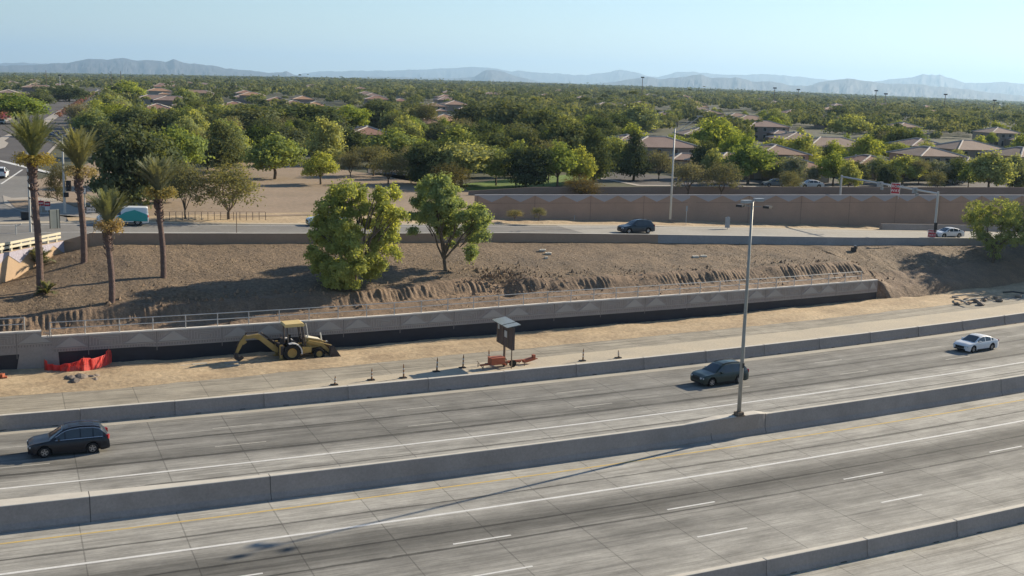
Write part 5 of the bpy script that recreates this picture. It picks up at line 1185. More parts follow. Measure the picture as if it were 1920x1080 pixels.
TR = [
 (347, 411, 300, 95, 'open', 'grey green open tree right behind the fourth palm'), (429, 411, 302, 145, 'open', 'broad see-through olive tree left of the dirt lot'),
 (515, 336, 252, 115, 'round', 'bright green round tree standing alone at the top of the dirt lot'), (601, 346, 286, 72, 'round', 'smaller round tree with a thin trunk right of the lone one on the dirt lot'),
 (657, 332, 283, 55, 'open', 'slight grey tree at the right side of the dirt lot'), (245, 392, 228, 150, 'dense', 'large dark green tree behind the white van'),
 (330, 350, 236, 110, 'round', 'bright leafy tree between the dark one behind the van and the dirt lot'), (300, 380, 262, 110, 'dense', 'dark tree directly above the fourth palm'), (425, 305, 236, 84, 'round', 'bright domed tree above the broad olive tree'), (366, 280, 205, 76, 'tall', 'tall bright tree behind the domed ones, left of centre'),
 (455, 272, 200, 130, 'dense', 'wide dark tree below the far orange brown roofs at left'), (575, 268, 196, 150, 'dense', 'widest dark tree in front of the orange roof cluster'),
 (612, 310, 218, 84, 'tall', 'tall bright conical tree above the dirt lot'), (700, 330, 270, 95, 'open', 'grey green tree over the shaded path'), (728, 345, 282, 80, 'open', 'second grey green tree nearest the shaded path'), (735, 312, 242, 110, 'round', 'mid green tree left of the pale orange roof'),
 (708, 246, 190, 88, 'dense', 'dark round tree between two brown roofs in the middle'), (800, 345, 264, 80, 'dense', 'dark low tree at the left end of the grove by the second wall'), (865, 348, 264, 110, 'round', 'large bright tree in the grove below the orange roof house'), (930, 348, 276, 62, 'round', 'narrow bright tree at the right end of the grove'),
 (842, 356, 303, 84, 'brown', 'brownish feathery tree in front of the grove'), (985, 352, 272, 90, 'dense', 'dark spreading tree over the bright lawn'), (1045, 352, 267, 80, 'round', 'sunlit green tree right of the dark one over the lawn'), (1085, 350, 276, 60, 'round', 'last sunlit tree of the lawn row at the street corner'),
 (1088, 368, 328, 78, 'brown', 'brown bush in front of the boundary wall'), (1112, 345, 232, 90, 'pine', 'tall feathery pine at the street corner'), (1187, 338, 246, 70, 'pine', 'pine in front of the two storey house'), (1060, 318, 218, 110, 'dense', 'big dark tree behind the lawn row'),
 (955, 275, 186, 120, 'dense', 'huge dark tree in the middle background'), (890, 262, 192, 100, 'dense', 'dark tree right of the orange roof house'), (1010, 290, 200, 110, 'dense', 'dark mass of tree behind the pine'), (1195, 258, 196, 86, 'round', 'bright tree rising behind the two storey house'), (1150, 262, 212, 70, 'dense', 'dark tree left of the bright one behind the two storey house'),
 (1342, 305, 222, 104, 'round', 'full green tree right of the ramp light pole'), (1290, 368, 302, 84, 'open', 'grey tree right beside the ramp light pole'), (1352, 370, 300, 74, 'open', 'thin grey tree behind the sound wall, second from the ramp light pole'), (1402, 346, 268, 92, 'round', 'yellow green tree between the thin grey tree and the first blossom tree'),
 (1487, 352, 292, 52, 'blossom', 'white flowering tree left of the far gantry post'), (1480, 364, 318, 50, 'open', 'small grey tree just above the sound wall left of the gantry'), (1525, 346, 311, 36, 'blossom', 'smallest white flowering tree beside the far gantry post'), (1562, 348, 284, 66, 'round', 'green tree just left of the far gantry post'), (1590, 362, 300, 42, 'round', 'green tree right behind the far gantry post'),
 (1640, 338, 299, 62, 'blossom', 'white flowering tree above the gantry arm'), (1692, 344, 292, 76, 'round', 'bright tree above the hanging red sign'), (1752, 344, 300, 54, 'blossom', 'white flowering tree above the near gantry post'), (1755, 362, 318, 40, 'open', 'small grey tree behind the top of the near gantry post'), (1852, 362, 283, 92, 'round', 'large bright tree at the right, behind the sound wall'), (1905, 360, 312, 44, 'dense', 'dark tree behind the wall at the right edge'), (1910, 335, 300, 30, 'blossom', 'white flowering tree near the right edge'),
 (108, 378, 300, 46, 'brown', 'purplish thin tree beside the signal mast'), (215, 232, 176, 90, 'tall', 'yellow green tree along the left street'), (180, 262, 205, 90, 'round', 'low bright tree at the left street edge'), (250, 262, 198, 110, 'dense', 'dark tree between the left street and the brown roofs'), (200, 296, 228, 66, 'dense', 'dark bush like tree right of the second palm'), (220, 300, 244, 55, 'open', 'greyish tree right of the slender pale pole'), (325, 262, 205, 70, 'dense', 'dark tree below the peaked brown roof'),
 (235, 195, 152, 80, 'round', 'bright tree at the far end of the left street'), (350, 205, 165, 60, 'tall', 'tall tree right of the peaked brown roof'), (650, 250, 196, 80, 'round', 'soft green tree left of the dark round tree in the middle'), (800, 262, 190, 60, 'open', 'feathery tree before the orange roof house'), (760, 300, 232, 70, 'dense', 'dark tree between the brown roof and the orange roof'), (870, 310, 232, 70, 'dense', 'dark tree right below the orange roof'), (1645, 305, 262, 60, 'round', 'olive tree between the two right hand house groups'), (1660, 290, 235, 70, 'dense', 'tall dark tree behind the right hand houses'), (1590, 262, 215, 90, 'round', 'green tree behind the long grey roofs'), (1570, 238, 198, 50, 'dense', 'dark compact tree far behind the long grey roofs'), (1450, 250, 205, 60, 'round', 'green tree left of the long grey roofs'),
 (30, 232, 175, 110, 'round', 'light green trees at the left edge behind the magenta hedge'), (130, 190, 160, 80, 'dense', 'dark tree over the median of the left street'), (70, 200, 172, 70, 'dense', 'dark tree behind the magenta hedge'),
 (1235, 338, 280, 58, 'open', 'hazy grey tree in front of the garage wing'), (1320, 335, 262, 54, 'dense', 'dark tree between the two pole side houses'), (1375, 318, 250, 60, 'round', 'green tree before the brown roofed house'), (1445, 345, 305, 44, 'open', 'small grey tree left of the first flowering tree'), (1605, 345, 302, 50, 'dense', 'dark garden tree behind the far gantry post'), (1665, 350, 308, 46, 'dense', 'dark garden tree under the gantry arm'), (1722, 346, 296, 44, 'open', 'grey garden tree right of the hanging red sign'), (1795, 345, 295, 54, 'dense', 'dark tree between the flowering tree and the large bright one'), (1815, 352, 312, 40, 'round', 'small bright tree left of the large bright one'), (1130, 262, 222, 70, 'round', 'soft green tree behind the tall corner pine'), (920, 320, 248, 90, 'dense', 'dark tree behind the narrow bright grove tree'), (820, 330, 262, 60, 'dense', 'deep green tree in the grove below the orange roof'), (770, 335, 272, 60, 'open', 'grey tree beside the shaded path'), (660, 300, 240, 70, 'dense', 'dark tree right of the tall bright conical one'), (480, 300, 236, 70, 'dense', 'dark tree behind the lone bright round one'), (540, 300, 236, 90, 'dense', 'dark tree right behind the lone bright round one'), (390, 320, 262, 60, 'round', 'bright tree left of the domed one'),
 (965, 412, 392, 36, 'open', 'low bush at the foot of the sound wall, left one of the pair'), (1010, 413, 388, 34, 'open', 'low bush at the foot of the sound wall, right one of the pair'),
]
for x, yb, yt, w_, k, lb in TR:
    z = ZN
    if yb in (412, 413): z = 5.3
    tree_px(x, yb, yt, w_, k, lb, z)

for (q, lb) in SHADE:
    s_, t_ = ST(q); t = thing('shade_tree', lb, 'tree', (q[0], q[1], bank_z(s_, t_)-.1)); cm, tm, a_, b_ = PROTO['round'][1]; t.scale = (1.3, 1.3, 1.5); new_obj('trunk', tm, t); new_obj('crown', cm, t)
# ------------------------------------------------------------------ palms
L_palm = leafmat('palm_fronds', (.22, .24, .12), (.17, .19, .10), .3, .08)
L_dead = leafmat('palm_dates', (.40, .29, .085), (.32, .25, .09), .3, .1)
M_palm = mat('palm_trunk', (.185, .12, .095), var=.35, scale=1.2, bump=1.0, bscale=6, col2=(.12, .085, .08), stretch=(1, 1, 2.2), bdist=.12)
M_palm2 = mat('palm_boots', (.22, .135, .10), var=.3, scale=4)
def palm(bx, by, tx, ty, flen, wpx, label, n=64, r=.27, dead=30, z=None, boots=True, deadlen=1.0, upr=.62):
    b = np.array(on_bank(bx, by)) if z is None else np.array(G(bx, by, z)); tp_ = at_dist(tx, ty, b)-b; H = tp_[2]
    t = thing('palm_tree', label, 'palm', tuple(b)); P = []; m = MB(); K = 14
    nz = max(6, int(H/.22)); vs = []
    for i in range(nz+1):
        u = i/nz; rr = r*(1.25 if u < .03 else 1.0-.12*u+(.28*max(0, (u-.72)/.28) if boots else 0))*(1+.06*(i % 2)); c = np.array([tp_[0]*u+.1*math.sin(u*5), tp_[1]*u, H*u-.3*(1-u)])
        for k in range(K):
            a = 2*math.pi*k/K; q = rr*(1+.10*(vnoise(k*1.7+i*.9, i*.8, 5)-.5)); vs.append((c[0]+math.cos(a)*q, c[1]+math.sin(a)*q, c[2]))
    m.add(vs, [(i*K+k, i*K+(k+1) % K, (i+1)*K+(k+1) % K, (i+1)*K+k) for i in range(nz) for k in range(K)])
    if boots:   # cut frond bases standing off the upper trunk
        for k in range(90):
            u = 1-abs(R_.gauss(0, .14)); u = max(.5, u); a = R_.uniform(0, 6.28); c = np.array([tp_[0]*u+.1*math.sin(u*5), tp_[1]*u, H*u-.3*(1-u)]); rr = r*1.1
            m.tube([(c[0]+math.cos(a)*rr, c[1]+math.sin(a)*rr, c[2]), (c[0]+math.cos(a)*(rr+.13), c[1]+math.sin(a)*(rr+.13), c[2]+.16)], [.06, .035], 4)
    m.build('trunk', M_palm, t, smooth=False)
    V = []; VD = []
    def frond(V, top, az, el0, el1, L, wid, nseg=9, leaf=.55):
        p = np.array(top, float); h = np.array([math.cos(az), math.sin(az), 0]); pts = []
        for i in range(nseg+1):
            pts.append(p.copy()); el = el0+(el1-el0)*(i/nseg)**1.3; p = p+(h*math.cos(el)+np.array([0, 0, 1])*math.sin(el))*L/nseg
        side = np.array([-math.sin(az), math.cos(az), 0])
        for i in range(nseg):
            a, c = pts[i], pts[i+1]; d = c-a; w_ = .035*(1-i/nseg)+.012
            V.extend([a-side*w_, a+side*w_, c+side*w_, c-side*w_])
            if i < 1: continue
            ll = leaf*math.sin(math.pi*min(1, (i+.6)/(nseg+.5)))**.6
            for q in range(4):
                o = a+d*(q/4.0)
                for sg in (-1, 1):
                    dirv = d/np.linalg.norm(d)*.75+side*sg*(.55)+np.array([0, 0, R_.uniform(-.25, .15)]); e = o+dirv*ll*R_.uniform(.8, 1.1); tk = d/np.linalg.norm(d)*.05
                    V.extend([o-tk, o+tk, e+tk*.3, e-tk*.3])
    for k in range(n):
        az = R_.uniform(0, 6.28); f = (k+.5)/n; el0 = math.radians(88-42*f**.9*upr); el1 = math.radians(70-105*f**1.2*upr)
        frond(V, tp_+np.array([0, 0, -.1]), az, el0, el1, flen*R_.uniform(.85, 1.08), 0)
    new_obj('fronds', fastmesh('fronds', np.array(V), 4, L_palm), t)
    for k in range(dead):    # hanging yellow stalks of dates
        az = R_.uniform(0, 6.28); frond(VD, tp_+np.array([0, 0, -.1]), az, math.radians(R_.uniform(15, 60)), math.radians(R_.uniform(-70, -20)), flen*.36*deadlen*R_.uniform(.6, 1.15), 0, 7, .24)
    if VD:
        LL = [(tp_[0]+math.cos(a)*.95*deadlen*q, tp_[1]+math.sin(a)*.95*deadlen*q, tp_[2]+R_.uniform(-.15, .45), .5, .5, .38) for a in np.linspace(0, 6.2, 8) for q in (.8, 1.15)]
        VD = VD + list(crown(LL, 150, 9, .15, .13, droop=.16))
        new_obj('date_stalks', fastmesh('date_stalks', np.array(VD), 4, L_dead), t)
    return t
palm(75, 551, 62, 300, 3.9, 80, 'tallest palm, leftmost, its crown over the street', dead=46, deadlen=1.15)
palm(157, 494, 149, 322, 4.0, 66, 'second palm from the left, reddish trunk, behind the tallest', dead=34)
palm(209, 569, 203, 424, 3.1, 60, 'shortest palm in front of the white van', dead=20, deadlen=.8, r=.24)
palm(306, 521, 298, 364, 3.4, 64, 'fourth palm with the brightest orange date stalks', dead=44, r=.24)
palm(72, 500, 71, 492, 1.6, 40, 'young trunkless palm behind the tallest palm', n=26, dead=0, boots=False, r=.15, upr=1.3)
palm(88, 552, 88, 549, 1.0, 26, 'tiny palm sprout at the foot of the tallest palm', n=14, dead=0, boots=False, r=.1, upr=1.3)
# climbing shrub on the tan wall
b = np.array(onw(.79, 3.8, .35)); 
t = thing('wall_shrub', 'gangly leafy shrub growing up the tan wall at the left edge', 'shrub', tuple(b)); Lb = [(.1, 0, 1.9, .35, .2, .35), (.25, 0, 2.3, .25, .2, .3), (.3, 0, 1.4, .3, .2, .2), (-.1, 0, 1.7, .25, .2, .25)]
m = MB(); branch(m, (0, 0, -.4), (.2, 0, 2.2), .05, .02); branch(m, (-.35, 0, -.3), (.1, 0, 1.5), .04, .02); branch(m, (.2, 0, .5), (.5, 0, 1.5), .03, .01); m.build('trunk', M_dark, t)
new_obj('crown', fastmesh('crown', crown(Lb, 40, 8, .14, .1), 4, L_dark), t)
# clods and stones loosened along the cuts
M_clod = mat('clods', (.30, .21, .14), var=.45, scale=1.5, col2=(.14, .10, .07))
V = []
for k in range(2600):
    s = R_.uniform(-10, 90); t_ = lerp(BENCH, s)+R_.choice([-.6, 1.8, 2.6])+R_.gauss(0, .8)
    if k % 4 == 0: s, t_ = R_.gauss(42.3, 2.2), R_.gauss(97.5, 1.4)
    if k % 9 == 1: s, t_ = R_.gauss(13.5, 2.2), R_.gauss(96, 1.2)
    if fbm(s*.25, t_*.4, 3, 33) < -.02 and k % 4: continue
    if t_ < WT+.6: continue
    p = Vector(W(s, t_, bank_z(s, t_)+.05)); r = abs(R_.gauss(0, .09))+.04
    vs = [p+Vector((R_.uniform(-1, 1), R_.uniform(-1, 1), 0))*r for _ in range(3)]+[p+Vector((R_.uniform(-.3, .3)*r, R_.uniform(-.3, .3)*r, r*1.3))]
    for a, b, c_v in ((0, 1, 3), (1, 2, 3), (2, 0, 3)): V += [vs[a], vs[b], vs[c_v]]
tag(new_obj('loose_clods', fastmesh('loose_clods', np.array([tuple(v) for v in V]), 3, M_clod)), 'loose clods and stones along the cuts in the bank', 'rubble', kind='stuff')
# dry brush and grass tufts on the bank
M_dry = mat('dry_grass', (.36, .28, .17), var=.4, scale=3)
V = []
for k in range(5200):
    s = R_.uniform(-8, 118); t_ = R_.uniform(90, lerp(RB, s)-.2)
    if fbm(s*.16, t_*.3, 3, 21) < .02: continue
    z = bank_z(s, t_)+.03; p = Vector(W(s, t_, z)); a = R_.uniform(0, 6.28); h = R_.uniform(.05, .2)
    d = Vector((math.cos(a), math.sin(a), 0))*.045; tip = p+Vector((R_.uniform(-.12, .12), R_.uniform(-.12, .12), h)); V += [p-d, p+d, tip]
tag(new_obj('dry_tufts', fastmesh('dry_tufts', np.array([tuple(v) for v in V]), 3, M_dry)), 'sparse dry tufts over the gravel bank', 'grass', kind='stuff')

# ------------------------------------------------------------------ houses
ROOFS = [mat('roof_tile_'+n, c, var=.2, scale=.5, fine=.22, bump=.3, bscale=3) for n, c in (('mauve', (.27, .19, .165)), ('brown', (.31, .205, .155)), ('grey', (.29, .215, .175)), ('orange', (.42, .25, .155)), ('rust', (.31, .175, .13)))]
STUC = [mat('stucco_'+n, c, var=.08, scale=.5) for n, c in (('tan', (.33, .26, .21)), ('rose', (.30, .225, .19)), ('sand', (.38, .33, .27)))]
M_ridge = mat('ridge_highlight_caps', (.62, .57, .52), var=.15, scale=1); M_win = glassmat('house_glass', (.03, .035, .04)); M_fr = mat('window_frame', (.48, .46, .42), var=.1, scale=2); M_gar = mat('garage_door', (.42, .38, .33), var=.08, scale=1)
def hip(m, x0, x1, y0, y1, z0, h, ov=.5):
    x0 -= ov; x1 += ov; y0 -= ov; y1 += ov; r = min(x1-x0, y1-y0)/2
    if x1-x0 >= y1-y0: a, b = (x0+r*.95, (y0+y1)/2, z0+h), (x1-r*.95, (y0+y1)/2, z0+h); fs = [(0, 1, 5, 4), (1, 2, 5), (2, 3, 4, 5), (3, 0, 4)]
    else: a, b = ((x0+x1)/2, y0+r*.95, z0+h), ((x0+x1)/2, y1-r*.95, z0+h); fs = [(0, 1, 4), (1, 2, 5, 4), (2, 3, 5), (3, 0, 4, 5)]
    m.add([(x0, y0, z0), (x1, y0, z0), (x1, y1, z0), (x0, y1, z0), a, b], fs + [(0, 3, 2, 1)])
    c = [(x0, y0, z0), (x1, y0, z0), (x1, y1, z0), (x0, y1, z0)]
    hips = [(c[0], a), (c[3], a), (c[1], b), (c[2], b), (a, b)] if x1-x0 >= y1-y0 else [(c[0], a), (c[1], a), (c[2], b), (c[3], b), (a, b)]
    return hips
def house(p, w_, d_, rot, two, ri, si, label, group=None, detail=True):
    h = thing('house', label, 'house', p, rot, group); H = 4.5 if two else 2.6; k = min(w_, d_)*.13+.35
    m = MB(); m.box((0, 0, H/2-.3), (w_, d_, H+.6)); wg = None
    if two: m.box((w_*.22, -d_/2-2.4, 1.1), (w_*.5, 5.0, 2.8))
    m.build('walls', STUC[si], h)
    m = MB(); rf_h = hip(m, -w_/2, w_/2, -d_/2, d_/2, H-.02, k)
    if two: rf_h += hip(m, w_*.22-w_*.25, w_*.22+w_*.25, -d_/2-4.9, -d_/2+.6, 2.5, 1.0)
    rf = m.build('roof', ROOFS[ri], h)
    m = MB()
    for a, b in rf_h: m.tube([a, b], .17, 4)
    m.build('ridge_highlight_caps', M_ridge, rf)  # pale cap tubes paint the sunlit highlight along ridges and hips
    if detail:
        def win(x, z, ww=1.2, wh=1.2, y=None):
            yy = -d_/2 if y is None else y
            m = MB(); m.box((x, yy-.02, z), (ww, .06, wh)); f = m.build('window', M_fr, h); m = MB(); m.box((x, yy-.04, z), (ww-.18, .05, wh-.18)); m.build('pane', M_win, f)
        if two:
            for x in (-w_*.36, -w_*.12, w_*.12, w_*.36): win(x, 3.6)
            win(-w_*.34, 1.2, 1.6); win(-w_*.12, 1.15, 1.0, 1.8)
            m = MB(); m.box((w_*.22, -d_/2-4.92, 1.0), (w_*.36, .08, 2.1)); m.build('garage_door', M_gar, h)
        else:
            win(-w_*.3, 1.5, 1.5); win(w_*.1, 1.5, 1.5)
            m = MB(); m.box((w_*.34, -d_/2-.03, 1.1), (w_*.26, .08, 2.1)); m.build('garage_door', M_gar, h)
        m = MB()
        for q in range(2): m.box((R_.uniform(-w_*.2, w_*.2), d_*.15, H+k*.75), (.3, .3, .7))
        m.build('vent', M_fr, rf)
        # side windows
        for sg in (-1, 1):
            m = MB(); m.box((sg*(w_/2+.02), 0, H*.75), (.06, 1.3, 1.1)); f = m.build('window', M_fr, h); m = MB(); m.box((sg*(w_/2+.04), 0, H*.75), (.05, 1.1, .9)); m.build('pane', M_win, f)
    return h
GR = math.atan2(ES[1], ES[0])
RECT = []
def house_px(x0, x1, yr, two, ri, si, label, rt=0.0, dd=11, detail=True, group=None):
    rh = ZN+(4.5 if two else 2.6)+dd*.13+.35; xm = (x0+x1)/2; p = np.array(G(xm, yr, rh)); dep = (p-CAM)@CF; wd = max(9, (x1-x0)*dep/FPX)
    RECT.append((x0-3, x1+3, yr-2, yr+5600/dep))
    return house((p[0], p[1], ZN+rise(p[0], p[1])), wd, dd, rt, two, ri, si, label, group, detail)
HS = [
 (1165, 1300, 256, 1, 0, 0, 'two storey tan house with a garage wing behind the ramp light pole', .25), (1275, 1345, 238, 1, 2, 1, 'gabled dark house behind the one at the ramp light pole', .1), (1145, 1210, 250, 1, 0, 1, 'house half hidden by the corner pine', .2), (1310, 1425, 286, 0, 1, 1, 'low house with a mauve roof right of the ramp light pole', .3),
 (1410, 1492, 268, 1, 1, 1, 'house with a brown roof left of the long grey roofs', .2), (1455, 1530, 246, 1, 2, 1, 'grey roofed house second row left of centre right', .15), (1492, 1625, 257, 1, 2, 0, 'wide house with the long grey roof on the right', .25), (1440, 1530, 292, 0, 4, 1, 'low house with a reddish roof behind the blossom trees', .3), (1605, 1650, 288, 0, 4, 0, 'small house with a red brown roof beside the far gantry post', .2),
 (1695, 1780, 272, 1, 2, 0, 'pale two storey house above the gantry arm', .25), (1760, 1870, 263, 1, 2, 0, 'large grey roofed house near the right edge', .3), (1868, 1960, 274, 1, 2, 1, 'dark house cut off by the right edge', .35), (1780, 1840, 292, 0, 2, 0, 'low house in front of the large grey roofed one', .3), (1700, 1745, 257, 1, 0, 1, 'house with solar panels on the roof behind the pale one', .2),
 (1840, 1900, 238, 1, 2, 0, 'house with a bright roof edge at the far right', .2), (1375, 1440, 216, 1, 1, 1, 'brown roofed house above the green tree right of the pole', .15), (1225, 1262, 208, 1, 0, 1, 'house with a mauve roof behind the bright tree', .1), (1312, 1350, 206, 1, 1, 1, 'roof with a pale ridge, left of the far pair', .2), (1355, 1410, 212, 1, 1, 1, 'roof with a pale ridge, right one of the far pair', .2), (1392, 1470, 226, 1, 0, 1, 'low slung mauve roof in the middle of the right hand trees', .2), (1680, 1705, 228, 1, 1, 0, 'small pink wall of a house in the right hand trees', .2),
 (256, 328, 178, 1, 0, 2, 'house with a peaked grey roof by the left street', .35), (266, 322, 193, 1, 4, 1, 'house with a red tiled roof below the peaked grey one', .3), (286, 314, 160, 1, 4, 2, 'small far house with a red roof left of centre', .2), (412, 468, 190, 1, 4, 1, 'brown roof beside the pale poles', .2), (498, 540, 182, 1, 4, 1, 'red roofed house with a white side, left one', .25), (528, 572, 187, 1, 1, 1, 'mauve roofed house joined to the red one', .25), (566, 614, 190, 1, 3, 1, 'orange roofed house in the left middle', .3), (612, 656, 200, 1, 0, 2, 'house with white gables in the left middle', .3), (640, 690, 205, 1, 1, 1, 'house with a brown roof below the white gables', .25), (684, 730, 182, 1, 4, 1, 'long rust roof in the centre left', .2), (740, 762, 185, 1, 4, 1, 'small rust roof beside a palm in the centre', .2),
 (655, 722, 234, 1, 4, 1, 'striped rust roof house above the shaded path', .3), (800, 870, 214, 1, 3, 0, 'house with the bright orange tiled roof in the centre', .2), (786, 815, 218, 1, 1, 0, 'brown roof just left of the bright orange one', .2), (792, 836, 192, 1, 1, 1, 'pair of mauve roofs above the orange one', .2), (1080, 1112, 184, 1, 1, 1, 'lone tan roof above the trees right of centre', .2), (1150, 1172, 194, 1, 0, 1, 'small roof left of the bright tree in the middle right', .2), (905, 945, 178, 1, 1, 1, 'faint mauve roof above the huge dark tree', .1), (0, 30, 166, 1, 2, 1, 'dark roof at the far left', .3), (18, 70, 172, 1, 0, 2, 'grey roof with pale edges at the far left', .4), (45, 100, 158, 1, 1, 1, 'long brown roof at the far left', .3), (97, 135, 156, 1, 0, 2, 'roof with a pale gable by the left street', .3), (640, 668, 166, 1, 0, 2, 'distant pale roof left of centre', .2), (340, 400, 170, 1, 1, 1, 'distant brown roof between trees at left', .2), (1540, 1570, 214, 1, 1, 1, 'dull roof behind the trees on the right', .2),
]
for x0, x1, yr, two, ri, si, lb, rt in HS: house_px(x0, x1, yr, bool(two), ri, si, lb, rt, detail=(yr > 175))
for k in range(70):
    x = R_.uniform(0, 1930); d = R_.uniform(520, 1500); v = ray(x, 300); a = v[:2]/np.linalg.norm(v[:2])*d
    c_s = a[0]*ES[0]+a[1]*ES[1]
    if -42 < c_s < -8: continue
    q = (a[0], a[1], ZN+rise(a[0], a[1])); ri_ = R_.choice([0, 1, 2, 4, 4, 3]); dd_ = q[0]-CAM[0]; xx = x; yy = 150+2168*12/d
    bb_ = min(HS, key=lambda h_: ((h_[0]+h_[1])/2-xx)**2+((h_[2]-yy)*4)**2); rel = 'left' if xx < (bb_[0]+bb_[1])/2 else 'right'
    lb_ = 'distant '+['mauve', 'brown', 'grey', 'orange', 'rust'][ri_]+' roof '+rel+' beyond the '+bb_[6]
    house(q, R_.uniform(11, 16), R_.uniform(10, 13), R_.choice([GR, GR+1.57, .2]), R_.random() < .75, ri_, R_.randrange(3), ' '.join(lb_.split()[:16]), 'distant houses among the far trees', False)

# ------------------------------------------------------------------ trees among the houses
def proj(p):
    d = np.array(p)-CAM; w_ = d@CF; return 960+FPX*(d@CR)/w_, 540-FPX*(d@CU)/w_
def blocked(p, wd, h):
    x, y = proj(p); c_s = p[0]*ES[0]+p[1]*ES[1]
    if -41 < c_s < -11 and p[1] < 1000: return True
    x2, y2 = proj((p[0], p[1], p[2]+h)); dep = np.hypot(p[0], p[1]); hw = wd/2*FPX/dep
    for a, b, c_, d_ in RECT:
        if x+hw*.5 > a+4 and x-hw*.5 < b-4 and y2 < c_+(1 if x > 1080 else 6) and y > c_: return True
    return False
def joined(kind, i):
    cm, tm, a, b = PROTO[kind][i]; nv = len(cm.vertices); nt_ = len(tm.vertices); co = np.zeros(nv*3, np.float32); cm.vertices.foreach_get('co', co); c2 = np.zeros(nt_*3, np.float32); tm.vertices.foreach_get('co', c2)
    me = D.meshes.new(kind+'_whole'); me.vertices.add(nv+nt_); me.vertices.foreach_set('co', np.concatenate([co, c2]))
    tl = np.zeros(len(tm.loops), np.int32); tm.loops.foreach_get('vertex_index', tl); ts_ = np.zeros(len(tm.polygons), np.int32); tm.polygons.foreach_get('loop_start', ts_)
    me.loops.add(nv+len(tl)); me.loops.foreach_set('vertex_index', np.concatenate([np.arange(nv, dtype=np.int32), tl+nv]))
    me.polygons.add(nv//4+len(ts_)); me.polygons.foreach_set('loop_start', np.concatenate([np.arange(0, nv, 4, dtype=np.int32), ts_+nv]))
    me.materials.append(cm.materials[0]); me.materials.append(M_bark)
    me.polygons.foreach_set('material_index', np.array([0]*(nv//4)+[1]*len(ts_), np.int32)); me.update(calc_edges=True); return me
JO = {(k, i): joined(k, i) for k in ('round', 'dense', 'open', 'tall', 'pine') for i in range(KN[k])}
LBL = dict(round='round green garden tree among the houses of the neighbourhood', dense='dark green garden tree among the houses of the neighbourhood', open='greyish open garden tree among the houses of the neighbourhood', tall='tall light green garden tree among the houses of the neighbourhood', pine='dark pointed garden tree among the houses of the neighbourhood')
cnt = 0; tries = 0; pos = []
while cnt < 185 and tries < 16000:
    tries += 1
    x = R_.uniform(1090, 1960) if R_.random() < .62 else R_.uniform(-40, 1100); d = math.sqrt(R_.uniform(190**2, 362**2)); v = ray(x, 300); a = v[:2]/np.linalg.norm(v[:2])*d; p = (a[0], a[1], ZN)
    if any((q[0]-a[0])**2+(q[1]-a[1])**2 < 36 for q in pos): continue
    px_, py_ = proj(p)
    if py_ > 318 and px_ > 1080: continue
    if 440 < px_ < 800 and py_ > 290: continue
    if px_ < 330 and py_ > 262: continue
    k = R_.choice(['round', 'round', 'dense', 'dense', 'open', 'tall', 'pine', 'dense']); h = R_.uniform(5.0, 8.8); wd = h*R_.uniform(.75, 1.25)
    if blocked(p, wd, h): continue
    i = R_.randrange(KN[k]); o = new_obj('garden_tree', JO[(k, i)], None, p, R_.uniform(0, 6.28)); o.scale = (wd/PROTO[k][i][2], wd/PROTO[k][i][2], h/PROTO[k][i][3])
    best = min(HS, key=lambda q: ((q[0]+q[1])/2-px_)**2+((q[2]+18-py_+8)*1.5)**2); dx = px_-(best[0]+best[1])/2; hw_ = (best[1]-best[0])/2
    rel = 'left of' if dx < -hw_*.5 else 'right of' if dx > hw_*.5 else 'in front of' if py_ > best[2]+30 else 'behind'
    lb_ = dict(round='round green tree', dense='dark tree', open='greyish tree', tall='tall light green tree', pine='pointed dark tree')[k]+' '+rel+' the '+best[6]
    tag(o, ' '.join(lb_.split()[:16]), 'tree', 'garden trees among the houses'); pos.append(a); cnt += 1
# trees close about the right hand houses
for q in HS:
    if not (q[0] > 1130 and q[2] > 200 and q[6] != 'low house in front of the large grey roofed one'): continue
    rh = ZN+(4.5 if q[3] else 2.6)+11*.13+.35; c_ = np.array(G((q[0]+q[1])/2, q[2], rh)); dep = (c_-CAM)@CF; hw_ = (q[1]-q[0])/2*dep/FPX
    for sx, sy_, kk_, rel in ((-1, -9.5, 'round', 'front left corner'), (.9, 9.5, 'tall', 'back right corner')):
        h = R_.uniform(4.0, 5.6) if sy_ < 0 else R_.uniform(6.4, 8.6); wd = h*R_.uniform(.85, 1.2); i = R_.randrange(KN[kk_])
        p = (c_[0]+sx*(hw_+R_.uniform(-1.5, 1)), c_[1]+sy_+R_.uniform(-1, 1), ZN+rise(c_[0], c_[1]))
        o = new_obj('garden_tree', JO[(kk_, i)], None, p, R_.uniform(0, 6.28)); o.scale = (wd/PROTO[kk_][i][2], wd/PROTO[kk_][i][2], h/PROTO[kk_][i][3])
        tag(o, ' '.join(('tree at the '+rel+' of the '+q[6]).split()[:16]), 'tree', 'garden trees among the houses')
